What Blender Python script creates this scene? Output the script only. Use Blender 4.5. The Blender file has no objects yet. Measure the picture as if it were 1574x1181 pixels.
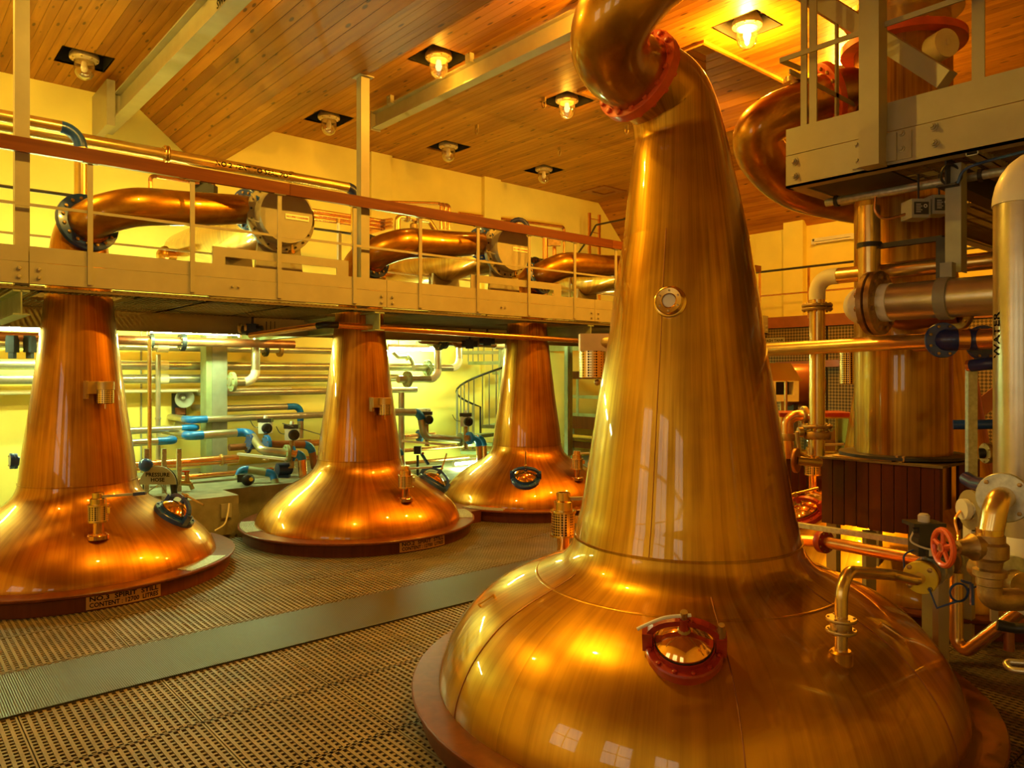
import bpy, math, random
import numpy as np
from mathutils import Vector, Matrix

# ------------------------------------------------------------------ camera, world, exposure
H = 1.86                                   # eye height above the grating floor
FWD = Vector((.6534, .7570, 0)); RGT = Vector((.7570, -.6534, 0)); UP = Vector((0, 0, 1))
FPX, CX, CY = 1150.0, 787.0, 575.0         # measured on the 1574x1181 photograph
scene = bpy.context.scene
COL = scene.collection
cam_d = bpy.data.cameras.new('camera'); cam = bpy.data.objects.new('camera', cam_d); COL.objects.link(cam)
cam.location = (0, 0, H)
cam.rotation_euler = (math.radians(90), 0, math.atan2(FWD.y, FWD.x) - math.pi / 2)
cam_d.sensor_width = 36.0; cam_d.sensor_fit = 'HORIZONTAL'
cam_d.lens = 36.0 * FPX / 1574.0
cam_d.shift_y = -(590.5 - CY) / 1574.0
cam_d.clip_start = .05; cam_d.clip_end = 100
scene.camera = cam
world = bpy.data.worlds.new('world'); scene.world = world; world.use_nodes = True
world.node_tree.nodes['Background'].inputs[0].default_value = (1.0, .74, .3, 1)
world.node_tree.nodes['Background'].inputs[1].default_value = .05
vs = scene.view_settings
vs.view_transform = 'Standard'; vs.look = 'None'; vs.gamma = 1; vs.use_curve_mapping = False
vs.exposure = 0.40
scene.cycles.use_denoising = True
scene.cycles.max_bounces = 7; scene.cycles.diffuse_bounces = 4; scene.cycles.glossy_bounces = 4
scene.cycles.transparent_max_bounces = 12
scene.cycles.sample_clamp_indirect = 6.0
LAMP_W = 430.0        # each lit ceiling globe
LAMP_C = (1.0, .64, .085)      # left-hand globes
LAMP_O = (1.0, .48, .035)     # older, more orange globes over the right half
TUBE_S = 215.0         # fluorescent tubes
TUBE_C = (.64, 1.0, .46)
PANE_S = 1.7          # daylight seen in the window panes behind the camera
PANE_C = (1.0, .93, .72)

def W(px, py, d):
    return FWD * d + RGT * ((px - CX) / FPX * d) + Vector((0, 0, H - (py - CY) / FPX * d))
def ray(px, py):
    return W(px, py, 1.0) - Vector((0, 0, H))
def onX(px, py, x):
    r = ray(px, py); return r * (x / r.x) + Vector((0, 0, H))
def onY(px, py, y):
    r = ray(px, py); return r * (y / r.y) + Vector((0, 0, H))
def onZ(px, py, z):
    r = ray(px, py); return r * ((z - H) / r.z) + Vector((0, 0, H))
def project(p):
    d = p.x * FWD.x + p.y * FWD.y; r = p.x * RGT.x + p.y * RGT.y
    return CX + FPX * r / d, CY - FPX * (p.z - H) / d

# ------------------------------------------------------------------ materials
MATS = {}
def nodes(name):
    m = bpy.data.materials.new(name); m.use_nodes = True; MATS[name] = m
    nt = m.node_tree; return m, nt, nt.nodes['Principled BSDF']
def plain(name, col, rough=.5, metal=0.0, coat=0.0, var=.12, scale=6.0, bump=.0, spec=None):
    """a single colour with a little procedural mottling and fine relief"""
    m, nt, b = nodes(name)
    tc = nt.nodes.new('ShaderNodeTexCoord'); n = nt.nodes.new('ShaderNodeTexNoise')
    n.inputs['Scale'].default_value = scale; n.inputs['Detail'].default_value = 5
    nt.links.new(tc.outputs['Object'], n.inputs['Vector'])
    r = nt.nodes.new('ShaderNodeValToRGB')
    r.color_ramp.elements[0].position = .3; r.color_ramp.elements[1].position = .7
    r.color_ramp.elements[0].color = tuple(c * (1 - var) for c in col) + (1,)
    r.color_ramp.elements[1].color = tuple(min(1, c * (1 + var)) for c in col) + (1,)
    nt.links.new(n.outputs[0], r.inputs[0]); nt.links.new(r.outputs[0], b.inputs['Base Color'])
    b.inputs['Roughness'].default_value = rough; b.inputs['Metallic'].default_value = metal
    b.inputs['Coat Weight'].default_value = coat; b.inputs['Coat Roughness'].default_value = .08
    if spec is not None: b.inputs['Specular IOR Level'].default_value = spec
    if bump:
        bp = nt.nodes.new('ShaderNodeBump'); bp.inputs['Strength'].default_value = bump
        bp.inputs['Distance'].default_value = .01
        n2 = nt.nodes.new('ShaderNodeTexNoise'); n2.inputs['Scale'].default_value = scale * 8
        nt.links.new(tc.outputs['Object'], n2.inputs['Vector'])
        nt.links.new(n2.outputs[0], bp.inputs['Height']); nt.links.new(bp.outputs[0], b.inputs['Normal'])
    return m
def copper(name, light, dark, rough=.22, polar=True):
    """lacquered copper: streaks that run down the neck and out over the shoulder"""
    m, nt, b = nodes(name); L = nt.links
    tc = nt.nodes.new('ShaderNodeTexCoord')
    if polar:
        sx = nt.nodes.new('ShaderNodeSeparateXYZ'); L.new(tc.outputs['Object'], sx.inputs[0])
        at = nt.nodes.new('ShaderNodeMath'); at.operation = 'ARCTAN2'
        L.new(sx.outputs[1], at.inputs[0]); L.new(sx.outputs[0], at.inputs[1])
        cb = nt.nodes.new('ShaderNodeCombineXYZ')
        ma = nt.nodes.new('ShaderNodeMath'); ma.operation = 'MULTIPLY'; ma.inputs[1].default_value = 9
        L.new(at.outputs[0], ma.inputs[0]); L.new(ma.outputs[0], cb.inputs[0])
        ln = nt.nodes.new('ShaderNodeVectorMath'); ln.operation = 'LENGTH'
        mz = nt.nodes.new('ShaderNodeMath'); mz.operation = 'MULTIPLY'; mz.inputs[1].default_value = .55
        L.new(tc.outputs['Object'], ln.inputs[0]); L.new(ln.outputs['Value'], mz.inputs[0]); L.new(mz.outputs[0], cb.inputs[1])
        vec = cb.outputs[0]
    else:
        vec = tc.outputs['Object']
    n = nt.nodes.new('ShaderNodeTexNoise'); n.inputs['Scale'].default_value = 1.6 if polar else 4; n.inputs['Detail'].default_value = 8
    n.inputs['Roughness'].default_value = .62
    L.new(vec, n.inputs['Vector'])
    n3 = nt.nodes.new('ShaderNodeTexNoise'); n3.inputs['Scale'].default_value = 1.7; n3.inputs['Detail'].default_value = 3
    L.new(tc.outputs['Object'], n3.inputs['Vector'])
    mx = nt.nodes.new('ShaderNodeMath'); mx.operation = 'ADD'; L.new(n.outputs[0], mx.inputs[0]); L.new(n3.outputs[0], mx.inputs[1])
    hv = nt.nodes.new('ShaderNodeMath'); hv.operation = 'MULTIPLY'; hv.inputs[1].default_value = .5; L.new(mx.outputs[0], hv.inputs[0])
    r = nt.nodes.new('ShaderNodeValToRGB')
    r.color_ramp.elements[0].position = .40; r.color_ramp.elements[0].color = tuple(c * .8 for c in dark) + (1,)
    r.color_ramp.elements[1].position = .58; r.color_ramp.elements[1].color = tuple(c * 1.08 for c in light) + (1,)
    L.new(hv.outputs[0], r.inputs[0]); L.new(r.outputs[0], b.inputs['Base Color'])
    b.inputs['Metallic'].default_value = .93
    mr = nt.nodes.new('ShaderNodeMapRange'); mr.inputs[1].default_value = .3; mr.inputs[2].default_value = .7
    mr.inputs[3].default_value = rough + .08; mr.inputs[4].default_value = rough
    L.new(hv.outputs[0], mr.inputs[0]); L.new(mr.outputs[0], b.inputs['Roughness'])
    b.inputs['Coat Weight'].default_value = .9; b.inputs['Coat Roughness'].default_value = .035
    b.inputs['Coat Tint'].default_value = (1, .9, .65, 1)
    bp = nt.nodes.new('ShaderNodeBump'); bp.inputs['Strength'].default_value = .014; bp.inputs['Distance'].default_value = .02
    L.new(hv.outputs[0], bp.inputs['Height']); L.new(bp.outputs[0], b.inputs['Normal'])
    return m
def wood(name, a, c, axis=1, rough=.4, joints=False, coat=0.0, knots=True):
    m, nt, b = nodes(name); L = nt.links
    tc = nt.nodes.new('ShaderNodeTexCoord'); oi = nt.nodes.new('ShaderNodeObjectInfo')
    mp = nt.nodes.new('ShaderNodeMapping'); s = [14, 14, 14]; s[axis] = .9
    mp.inputs['Scale'].default_value = s
    ad = nt.nodes.new('ShaderNodeVectorMath'); ad.operation = 'ADD'
    sc = nt.nodes.new('ShaderNodeVectorMath'); sc.operation = 'SCALE'; sc.inputs['Scale'].default_value = 37
    cb = nt.nodes.new('ShaderNodeCombineXYZ')
    for i in range(3): L.new(oi.outputs['Random'], cb.inputs[i])
    L.new(cb.outputs[0], sc.inputs[0]); L.new(tc.outputs['Object'], ad.inputs[0]); L.new(sc.outputs[0], ad.inputs[1])
    L.new(ad.outputs[0], mp.inputs['Vector'])
    n = nt.nodes.new('ShaderNodeTexNoise'); n.inputs['Scale'].default_value = 1.0; n.inputs['Detail'].default_value = 7
    n.inputs['Distortion'].default_value = .6; L.new(mp.outputs[0], n.inputs['Vector'])
    fac = n.outputs[0]
    # board to board tone
    mr = nt.nodes.new('ShaderNodeMath'); mr.operation = 'MULTIPLY_ADD'; mr.inputs[1].default_value = .34; mr.inputs[2].default_value = -.17
    L.new(oi.outputs['Random'], mr.inputs[0])
    ad2 = nt.nodes.new('ShaderNodeMath'); ad2.operation = 'ADD'; L.new(fac, ad2.inputs[0]); L.new(mr.outputs[0], ad2.inputs[1]); fac = ad2.outputs[0]
    if joints:                     # lengths of board butted end to end: each has its own tone
        sx = nt.nodes.new('ShaderNodeSeparateXYZ'); L.new(ad.outputs[0], sx.inputs[0])
        fl = nt.nodes.new('ShaderNodeMath'); fl.operation = 'MULTIPLY'; fl.inputs[1].default_value = .37; L.new(sx.outputs[axis], fl.inputs[0])
        f2 = nt.nodes.new('ShaderNodeMath'); f2.operation = 'FLOOR'; L.new(fl.outputs[0], f2.inputs[0])
        wn = nt.nodes.new('ShaderNodeTexWhiteNoise'); wn.noise_dimensions = '2D'
        c2 = nt.nodes.new('ShaderNodeCombineXYZ'); L.new(f2.outputs[0], c2.inputs[0]); L.new(oi.outputs['Random'], c2.inputs[1]); L.new(c2.outputs[0], wn.inputs['Vector'])
        m3 = nt.nodes.new('ShaderNodeMath'); m3.operation = 'MULTIPLY_ADD'; m3.inputs[1].default_value = .22; m3.inputs[2].default_value = -.11
        L.new(wn.outputs['Value'], m3.inputs[0])
        a3 = nt.nodes.new('ShaderNodeMath'); a3.operation = 'ADD'; L.new(fac, a3.inputs[0]); L.new(m3.outputs[0], a3.inputs[1]); fac = a3.outputs[0]
    r = nt.nodes.new('ShaderNodeValToRGB')
    r.color_ramp.elements[0].position = .25; r.color_ramp.elements[0].color = c + (1,)
    r.color_ramp.elements[1].position = .75; r.color_ramp.elements[1].color = a + (1,)
    L.new(fac, r.inputs[0]); out = r.outputs[0]
    if knots:
        mk = nt.nodes.new('ShaderNodeMapping'); s2 = [9, 9, 9]; s2[axis] = 2.6; mk.inputs['Scale'].default_value = s2
        L.new(ad.outputs[0], mk.inputs['Vector'])
        v = nt.nodes.new('ShaderNodeTexVoronoi'); v.inputs['Scale'].default_value = 1.0; L.new(mk.outputs[0], v.inputs['Vector'])
        k = nt.nodes.new('ShaderNodeMapRange'); k.inputs[1].default_value = .10; k.inputs[2].default_value = .17
        k.inputs[3].default_value = .30; k.inputs[4].default_value = 1.0
        L.new(v.outputs['Distance'], k.inputs[0])
        mm = nt.nodes.new('ShaderNodeMix'); mm.data_type = 'RGBA'; mm.blend_type = 'MULTIPLY'; mm.inputs[0].default_value = 1
        L.new(out, mm.inputs[6])
        cc = nt.nodes.new('ShaderNodeCombineColor')
        for i in range(3): L.new(k.outputs[0], cc.inputs[i])
        L.new(cc.outputs[0], mm.inputs[7]); out = mm.outputs[2]
    L.new(out, b.inputs['Base Color']); b.inputs['Roughness'].default_value = rough; b.inputs['Specular IOR Level'].default_value = .2
    b.inputs['Coat Weight'].default_value = coat; b.inputs['Coat Roughness'].default_value = .15
    bp = nt.nodes.new('ShaderNodeBump'); bp.inputs['Strength'].default_value = .08; bp.inputs['Distance'].default_value = .01
    L.new(n.outputs[0], bp.inputs['Height']); L.new(bp.outputs[0], b.inputs['Normal'])
    return m
def perforated(name, col, hole=(.05, .03, .01), scale=60.0):
    """sheet brass punched with rows of small holes"""
    m, nt, b = nodes(name); L = nt.links
    tc = nt.nodes.new('ShaderNodeTexCoord'); v = nt.nodes.new('ShaderNodeTexVoronoi')
    v.inputs['Scale'].default_value = scale; v.inputs['Randomness'].default_value = 0
    L.new(tc.outputs['Object'], v.inputs['Vector'])
    r = nt.nodes.new('ShaderNodeValToRGB'); r.color_ramp.elements[0].position = .40; r.color_ramp.elements[1].position = .46
    r.color_ramp.elements[0].color = hole + (1,); r.color_ramp.elements[1].color = col + (1,)
    L.new(v.outputs['Distance'], r.inputs[0]); L.new(r.outputs[0], b.inputs['Base Color'])
    b.inputs['Metallic'].default_value = .8; b.inputs['Roughness'].default_value = .25
    return m
def emit(name, col, s):
    m = bpy.data.materials.new(name); m.use_nodes = True; MATS[name] = m; nt = m.node_tree
    nt.nodes.remove(nt.nodes['Principled BSDF']); e = nt.nodes.new('ShaderNodeEmission')
    e.inputs[0].default_value = col + (1,); e.inputs[1].default_value = s
    nt.links.new(e.outputs[0], nt.nodes['Material Output'].inputs[0]); return m
def glass(name, tint=(1, .95, .85), gl=.12):
    m = bpy.data.materials.new(name); m.use_nodes = True; MATS[name] = m; nt = m.node_tree
    nt.nodes.remove(nt.nodes['Principled BSDF'])
    t = nt.nodes.new('ShaderNodeBsdfTransparent'); t.inputs[0].default_value = tint + (1,)
    g = nt.nodes.new('ShaderNodeBsdfGlossy'); g.inputs['Roughness'].default_value = .04
    lw = nt.nodes.new('ShaderNodeLayerWeight'); lw.inputs[0].default_value = .35
    ad = nt.nodes.new('ShaderNodeMath'); ad.operation = 'ADD'; ad.inputs[1].default_value = gl; ad.use_clamp = True
    mx = nt.nodes.new('ShaderNodeMixShader')
    nt.links.new(lw.outputs['Facing'], ad.inputs[0]); nt.links.new(ad.outputs[0], mx.inputs[0])
    nt.links.new(t.outputs[0], mx.inputs[1]); nt.links.new(g.outputs[0], mx.inputs[2])
    nt.links.new(mx.outputs[0], nt.nodes['Material Output'].inputs[0]); return m

copper('copper_spirit', (.54, .235, .022), (.36, .125, .010), .33)
copper('copper_wash', (.60, .345, .030), (.42, .205, .014), .33)
copper('copper_arm', (.50, .26, .028), (.34, .145, .013), .3, False)
copper('copper_column', (.48, .26, .030), (.30, .135, .014), .33)
copper('copper_polished', (1.0, .58, .2), (.85, .42, .12), .05, False)
plain('brass', (.80, .55, .16), .22, 1.0, .2)
plain('brass_dull', (.55, .38, .13), .42, .9)
perforated('brass_perforated', (.85, .62, .22))
plain('blue_paint', (.010, .055, .25), .32, 0, .4, .2, 14)
plain('navy_paint', (.010, .022, .13), .35, 0, .3)
plain('cyan_paint', (.0, .16, .55), .3, 0, .5, .2, 14)
plain('red_paint', (.34, .022, .008), .35, 0, .3, .2, 12)
plain('orange_red_paint', (.72, .10, .012), .45, 0, .2, .18, 9)
plain('cream_steel', (.36, .31, .17), .42, 0, .15, .06)
plain('green_steel', (.30, .34, .16), .5, 0, 0, .15)
plain('grey_steel', (.30, .30, .22), .5, .2, 0, .12)
plain('steel_pipe', (.55, .50, .33), .3, .8, 0, .12, 9, .03)
plain('brass_pipe', (.78, .56, .20), .26, .9, 0, .1, 9)
plain('copper_pipe', (.82, .40, .13), .26, .9, 0, .12, 9)
plain('dark_copper_pipe', (.34, .14, .05), .4, .7, 0, .2, 9)
plain('white_lagging', (.86, .82, .60), .45, 0, .1, .04)
plain('cream_lagging', (.86, .78, .48), .5, 0, 0, .04)
plain('galvanised', (.50, .52, .40), .42, .6, 0, .22, 40)
plain('iron_dark', (.04, .035, .028), .5, .3)
plain('black', (.008, .008, .008), .45)
plain('black_paint', (.015, .015, .015), .35, 0, .2)
plain('recess_dark', (.012, .008, .005), .8)
plain('wall_paint', (.89, .75, .16), .75, 0, 0, .05, 2.0, .05)
plain('concrete', (.26, .24, .15), .85, 0, 0, .25, 5, .3)
plain('pit_floor', (.15, .12, .055), .9, 0, 0, .3, 3)
plain('cast_bronze', (.42, .27, .09), .45, .8, 0, .3, 20, .1)
plain('yellow_paint', (.82, .66, .03), .35, 0, .3, .12, 14)
plain('white_plastic', (.80, .78, .66), .4, 0, .2, .03)
plain('grey_plastic', (.38, .37, .27), .5, 0, 0, .05)
plain('dark_plastic', (.05, .05, .04), .45, 0, .1, .1)
plain('sign_brass', (.66, .38, .10), .4, .5, 0, .08)
plain('sign_grey', (.32, .28, .15), .55, 0, 0, .06)
plain('sign_yellow', (.88, .82, .42), .5, 0, 0, .03)
plain('ink', (.006, .005, .004), .9, spec=.05)
plain('red_ink', (.30, .02, .012), .8, spec=.1)
plain('blue_cable', (.01, .05, .20), .4)
plain('motor_blue', (.01, .03, .12), .4)
plain('grating_steel', (.20, .145, .068), .55, .35, 0, .28, 3.0)
plain('deck_steel', (.17, .12, .045), .55, .3, 0, .15)
plain('tank_brown', (.28, .09, .03), .35, .3, .2)
plain('cream_board', (.80, .66, .26), .5)
plain('globe_base', (.62, .44, .2), .4, .3, 0, .2, 20)
plain('bulb_white', (.9, .85, .62), .4)
wood('pine_ceiling', (.50, .195, .012), (.29, .097, .005), 1, .42, True)
wood('pine_ceiling_x', (.50, .195, .012), (.29, .097, .005), 0, .42, True)
wood('handrail_wood', (.20, .058, .010), (.115, .028, .005), 0, .35, False, .15, False)
wood('plinth_wood', (.15, .038, .008), (.085, .018, .004), 2, .36, False, .1, False)
wood('dark_boards', (.095, .02, .008), (.045, .009, .004), 2, .4, False, .2, False)
glass('globe_glass'); glass('clear_glass', (.85, .9, .8), .05)
emit('tube_glow', TUBE_C, TUBE_S); emit('bulb_glow', (1.0, .72, .28), 90.0); emit('bulb_dim', (1.0, .74, .26), 1.6)
WALL_FILL_C = (1.0, .77, .22); emit('wall_fill_glow', WALL_FILL_C, 95.0)  # glow of the added fill lamps behind the walkway
emit('pane_glow', PANE_C, PANE_S)

def rubber_mat():
    m, nt, b = nodes('ribbed_rubber'); L = nt.links
    tc = nt.nodes.new('ShaderNodeTexCoord'); w = nt.nodes.new('ShaderNodeTexWave')
    w.wave_type = 'BANDS'; w.bands_direction = 'X'; w.inputs['Scale'].default_value = 26; L.new(tc.outputs['Object'], w.inputs['Vector'])
    r = nt.nodes.new('ShaderNodeValToRGB'); r.color_ramp.elements[0].color = (.030, .028, .010, 1); r.color_ramp.elements[1].color = (.070, .062, .022, 1)
    L.new(w.outputs[0], r.inputs[0]); L.new(r.outputs[0], b.inputs['Base Color'])
    b.inputs['Roughness'].default_value = .42; b.inputs['Specular IOR Level'].default_value = .3
    bp = nt.nodes.new('ShaderNodeBump'); bp.inputs['Strength'].default_value = .35; bp.inputs['Distance'].default_value = .004
    L.new(w.outputs[0], bp.inputs['Height']); L.new(bp.outputs[0], b.inputs['Normal'])
rubber_mat()

# ------------------------------------------------------------------ mesh helpers
def basis(n):
    n = n.normalized(); a = UP if abs(n.z) < .95 else Vector((1, 0, 0))
    u = a.cross(n).normalized(); v = n.cross(u).normalized(); return u, v, n
class MB:
    def __init__(s): s.v = []; s.f = []
    def add(s, vs, fs):
        k = len(s.v); s.v.extend([tuple(x) for x in vs]); s.f.extend([tuple(i + k for i in q) for q in fs]); return s
    def box(s, x0, x1, y0, y1, z0, z1):
        vs = [(x, y, z) for x in (x0, x1) for y in (y0, y1) for z in (z0, z1)]
        return s.add(vs, [(0, 1, 3, 2), (4, 6, 7, 5), (0, 4, 5, 1), (2, 3, 7, 6), (0, 2, 6, 4), (1, 5, 7, 3)])
    def obox(s, c, a, b, d):           # centre and three half vectors
        c = Vector(c); vs = [c + a * i + b * j + d * k for i in (-1, 1) for j in (-1, 1) for k in (-1, 1)]
        return s.add(vs, [(0, 1, 3, 2), (4, 6, 7, 5), (0, 4, 5, 1), (2, 3, 7, 6), (0, 2, 6, 4), (1, 5, 7, 3)])
    def bar(s, p0, p1, w, h, up=UP):
        p0 = Vector(p0); p1 = Vector(p1); n = (p1 - p0); up = Vector(up)
        u = n.cross(up)
        if u.length < 1e-6: u = n.cross(Vector((1, 0, 0)))
        u.normalize(); v = u.cross(n).normalized()
        return s.obox((p0 + p1) / 2, n / 2, u * (w / 2), v * (h / 2))
    def lathe(s, prof, o, ax=UP, seg=24, cap=True):
        o = Vector(o); u, v, n = basis(Vector(ax)); k = len(prof); vs = []
        for i in range(seg):
            a = 2 * math.pi * i / seg; e = u * math.cos(a) + v * math.sin(a)
            for r, h in prof: vs.append(o + e * r + n * h)
        fs = []
        for i in range(seg):
            j = (i + 1) % seg
            for q in range(k - 1): fs.append((i * k + q, j * k + q, j * k + q + 1, i * k + q + 1))
        if cap:
            if prof[0][0] > 1e-5: fs.append(tuple(i * k for i in reversed(range(seg))))
            if prof[-1][0] > 1e-5: fs.append(tuple(i * k + k - 1 for i in range(seg)))
        return s.add(vs, fs)
    def cyl(s, p0, p1, r0, r1=None, seg=16):
        p0 = Vector(p0); p1 = Vector(p1); L = (p1 - p0).length
        return s.lathe([(r0, 0), (r0 if r1 is None else r1, L)], p0, p1 - p0, seg)
    def ring(s, o, ax, ri, ro, h, seg=32):
        o = Vector(o); u, v, n = basis(Vector(ax)); vs = []
        for i in range(seg):
            a = 2 * math.pi * i / seg; e = u * math.cos(a) + v * math.sin(a)
            vs += [o + e * ri, o + e * ro, o + e * ro + n * h, o + e * ri + n * h]
        fs = []
        for i in range(seg):
            j = (i + 1) % seg
            for q in range(4):
                p = (q + 1) % 4; fs.append((i * 4 + q, j * 4 + q, j * 4 + p, i * 4 + p))
        return s.add(vs, fs)
    def sphere(s, c, r, seg=12, rings=8, ax=UP, sz=1.0):
        pr = [(max(1e-6, r * math.sin(math.pi * i / rings)), -r * sz * math.cos(math.pi * i / rings)) for i in range(rings + 1)]
        return s.lathe(pr, c, ax, seg, False)
    def bolts(s, o, ax, rad, n, r, h, off=0.0):
        o = Vector(o); u, v, w = basis(Vector(ax))
        for i in range(n):
            a = 2 * math.pi * (i + .5) / n + off; p = o + (u * math.cos(a) + v * math.sin(a)) * rad
            s.lathe([(r, 0), (r, h * .8), (r * .6, h)], p, w, 6)
        return s
    def sweep(s, pts, rad, seg=16, cap=True):
        pts = [Vector(p) for p in pts]; n = len(pts)
        if not hasattr(rad, '__len__'): rad = [rad] * n
        T = []
        for i in range(n):
            t = pts[min(i + 1, n - 1)] - pts[max(i - 1, 0)]; T.append(t.normalized())
        u, v, _ = basis(T[0]); vs = []
        for i in range(n):
            if i:
                q = T[i - 1].rotation_difference(T[i]); u = q @ u
                u = (u - T[i] * u.dot(T[i])).normalized()
            v = T[i].cross(u)
            for j in range(seg):
                a = 2 * math.pi * j / seg; vs.append(pts[i] + (u * math.cos(a) + v * math.sin(a)) * rad[i])
        fs = []
        for i in range(n - 1):
            for j in range(seg):
                k = (j + 1) % seg; fs.append((i * seg + j, i * seg + k, (i + 1) * seg + k, (i + 1) * seg + j))
        if cap: fs.append(tuple(reversed(range(seg)))); fs.append(tuple((n - 1) * seg + j for j in range(seg)))
        return s.add(vs, fs)
    def build(s, name, mat, parent=None, smooth=True, kind=None, label=None):
        me = bpy.data.meshes.new(name); org = Vector((0, 0, 0))
        if parent is not None:
            q = parent
            while q.parent is not None: q = q.parent
            org = Vector(q['_org'])
        else:
            a = np.array(s.v); org = Vector(((a[:, 0].min() + a[:, 0].max()) / 2, (a[:, 1].min() + a[:, 1].max()) / 2, a[:, 2].min()))
        me.from_pydata([(x - org.x, y - org.y, z - org.z) for x, y, z in s.v], [], s.f)
        me.materials.append(MATS[mat])
        if smooth:
            me.polygons.foreach_set('use_smooth', [True] * len(me.polygons))
            me.set_sharp_from_angle(angle=math.radians(38))
        me.update()
        o = bpy.data.objects.new(name, me); COL.objects.link(o)
        if parent is not None: o.parent = parent
        else: o.location = org; o['_org'] = tuple(org)
        if kind: o['kind'] = kind
        if label: o['label'] = label
        return o
def tag(o, label, cat, group=None):
    o['label'] = label; o['category'] = cat
    if group: o['group'] = group
    return o
def thing(name, label, cat, loc, group=None):
    o = bpy.data.objects.new(name, None); COL.objects.link(o); o.location = loc; o['_org'] = tuple(loc)
    o.empty_display_size = .1
    return tag(o, label, cat, group)
def struct(o): o['kind'] = 'structure'; return o
def part(parent, name, mat, fn, smooth=True, kind=None, label=None):
    b = MB(); fn(b); return b.build(name, mat, parent, smooth, kind, label)
def copy_tree(o, loc=None, parent=None):
    c = o.copy(); COL.objects.link(c); c.parent = parent
    if loc is not None: c.location = loc; c['_org'] = tuple(loc)
    for ch in [x for x in COL.objects if x.parent == o]: copy_tree(ch, None, c)
    return c
def fillet(pts, rad, n=7):
    """polyline with rounded corners; returns points and the index span of every corner"""
    pts = [Vector(p) for p in pts]; out = [pts[0]]; spans = []
    for i in range(1, len(pts) - 1):
        a, b, c = pts[i - 1], pts[i], pts[i + 1]; d0 = (a - b); d1 = (c - b)
        r = rad[i - 1] if hasattr(rad, '__len__') else rad
        u0 = d0.normalized(); u1 = d1.normalized(); ang = u0.angle(u1)
        t = min(r / max(math.tan(ang / 2), 1e-3), d0.length * .49, d1.length * .49)
        p0 = b + u0 * t; p2 = b + u1 * t; w = math.sin(ang / 2); k = len(out)
        for q in range(n + 1):
            s = q / n; A = (1 - s) ** 2; B = 2 * s * (1 - s) * w; C = s * s
            out.append((p0 * A + b * B + p2 * C) / (A + B + C))
        spans.append((k, len(out) - 1))
    out.append(pts[-1]); return out, spans
def catmull(pts, vals, n=8):
    P = [Vector(p) for p in pts]; P = [P[0] * 2 - P[1]] + P + [P[-1] * 2 - P[-2]]; V = [vals[0]] + list(vals) + [vals[-1]]
    op, ov = [], []
    for i in range(1, len(P) - 2):
        for q in range(n):
            t = q / n; a, b, c, d = P[i - 1:i + 3]
            op.append(.5 * ((2 * b) + (c - a) * t + (2 * a - 5 * b + 4 * c - d) * t * t + (3 * b - a - 3 * c + d) * t ** 3))
            ov.append(V[i] * (1 - t) + V[i + 1] * t)
    op.append(P[-2]); ov.append(V[-2]); return op, ov
def flange(par, o, ax, r, t, mat, n=8, name='flange', br=None, label=None):
    ax = Vector(ax).normalized(); o = Vector(o)
    f = part(par, name, mat, lambda b: b.lathe([(r * .97, -t / 2), (r, -t / 2 + .004), (r, t / 2 - .004), (r * .97, t / 2)], o, ax, 28), label=label)
    if n and f.parent.parent is None:
        bb = br or r * .09
        part(f, 'bolt_ring', 'cast_bronze', lambda b: (b.bolts(o + ax * t / 2, ax, r * .82, n, bb, bb), b.bolts(o - ax * t / 2, -ax, r * .82, n, bb, bb)), kind='stuff')
    return f
def pipe(name, label, pts, r, mat, fil=None, elbows=None, group=None, seg=14, flanges=(), cat='pipe', ext=.0):
    """one run of pipe; elbows = {corner: material} painted bends, flanges = (point, axis, radius, thickness, material)"""
    fil = r * 2.2 if fil is None else fil
    path, spans = fillet(pts, fil)
    lo = Vector(pts[0]).copy(); lo.z = min(p.z for p in path)
    t = thing(name, label, cat, lo, group)
    part(t, 'tube', mat, lambda b: b.sweep(path, r, seg))
    for k, m in (elbows or {}).items():
        a, e = spans[k]; seq = path[a:e + 1]
        if ext: seq = [seq[0] + (path[a - 1] - seq[0]).normalized() * ext] + seq + [seq[-1] + (path[e + 1] - seq[-1]).normalized() * ext]
        part(t, 'elbow', m, lambda b: b.sweep(seq, r * 1.05, seg))
    for fl in flanges: flange(t, *fl)
    return t
def text_geo(s, size, align='CENTER'):
    c = bpy.data.curves.new('lettering', 'FONT'); c.body = s; c.size = size; c.align_x = align; c.align_y = 'CENTER'
    c.resolution_u = 2; c.offset = size * .022
    o = bpy.data.objects.new('lettering', c); COL.objects.link(o); bpy.context.view_layer.update()
    me = bpy.data.meshes.new_from_object(o.evaluated_get(bpy.context.evaluated_depsgraph_get()))
    vs = [tuple(v.co) for v in me.vertices]; fs = [tuple(p.vertices) for p in me.polygons]
    bpy.data.objects.remove(o); bpy.data.curves.remove(c); bpy.data.meshes.remove(me); return vs, fs
def lettering(par, s, size, fn, mat='ink', align='CENTER', stretch=1.0):
    """fn maps flat (x, y) letter coordinates onto the surface that carries them"""
    vs, fs = text_geo(s, size, align); b = MB(); b.add([fn(x * stretch, y) for x, y, _ in vs], fs)
    return b.build('lettering', mat, par, False)
def flat(o, u, v):
    o, u, v = Vector(o), Vector(u), Vector(v); return lambda x, y: o + u * x + v * y

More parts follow.
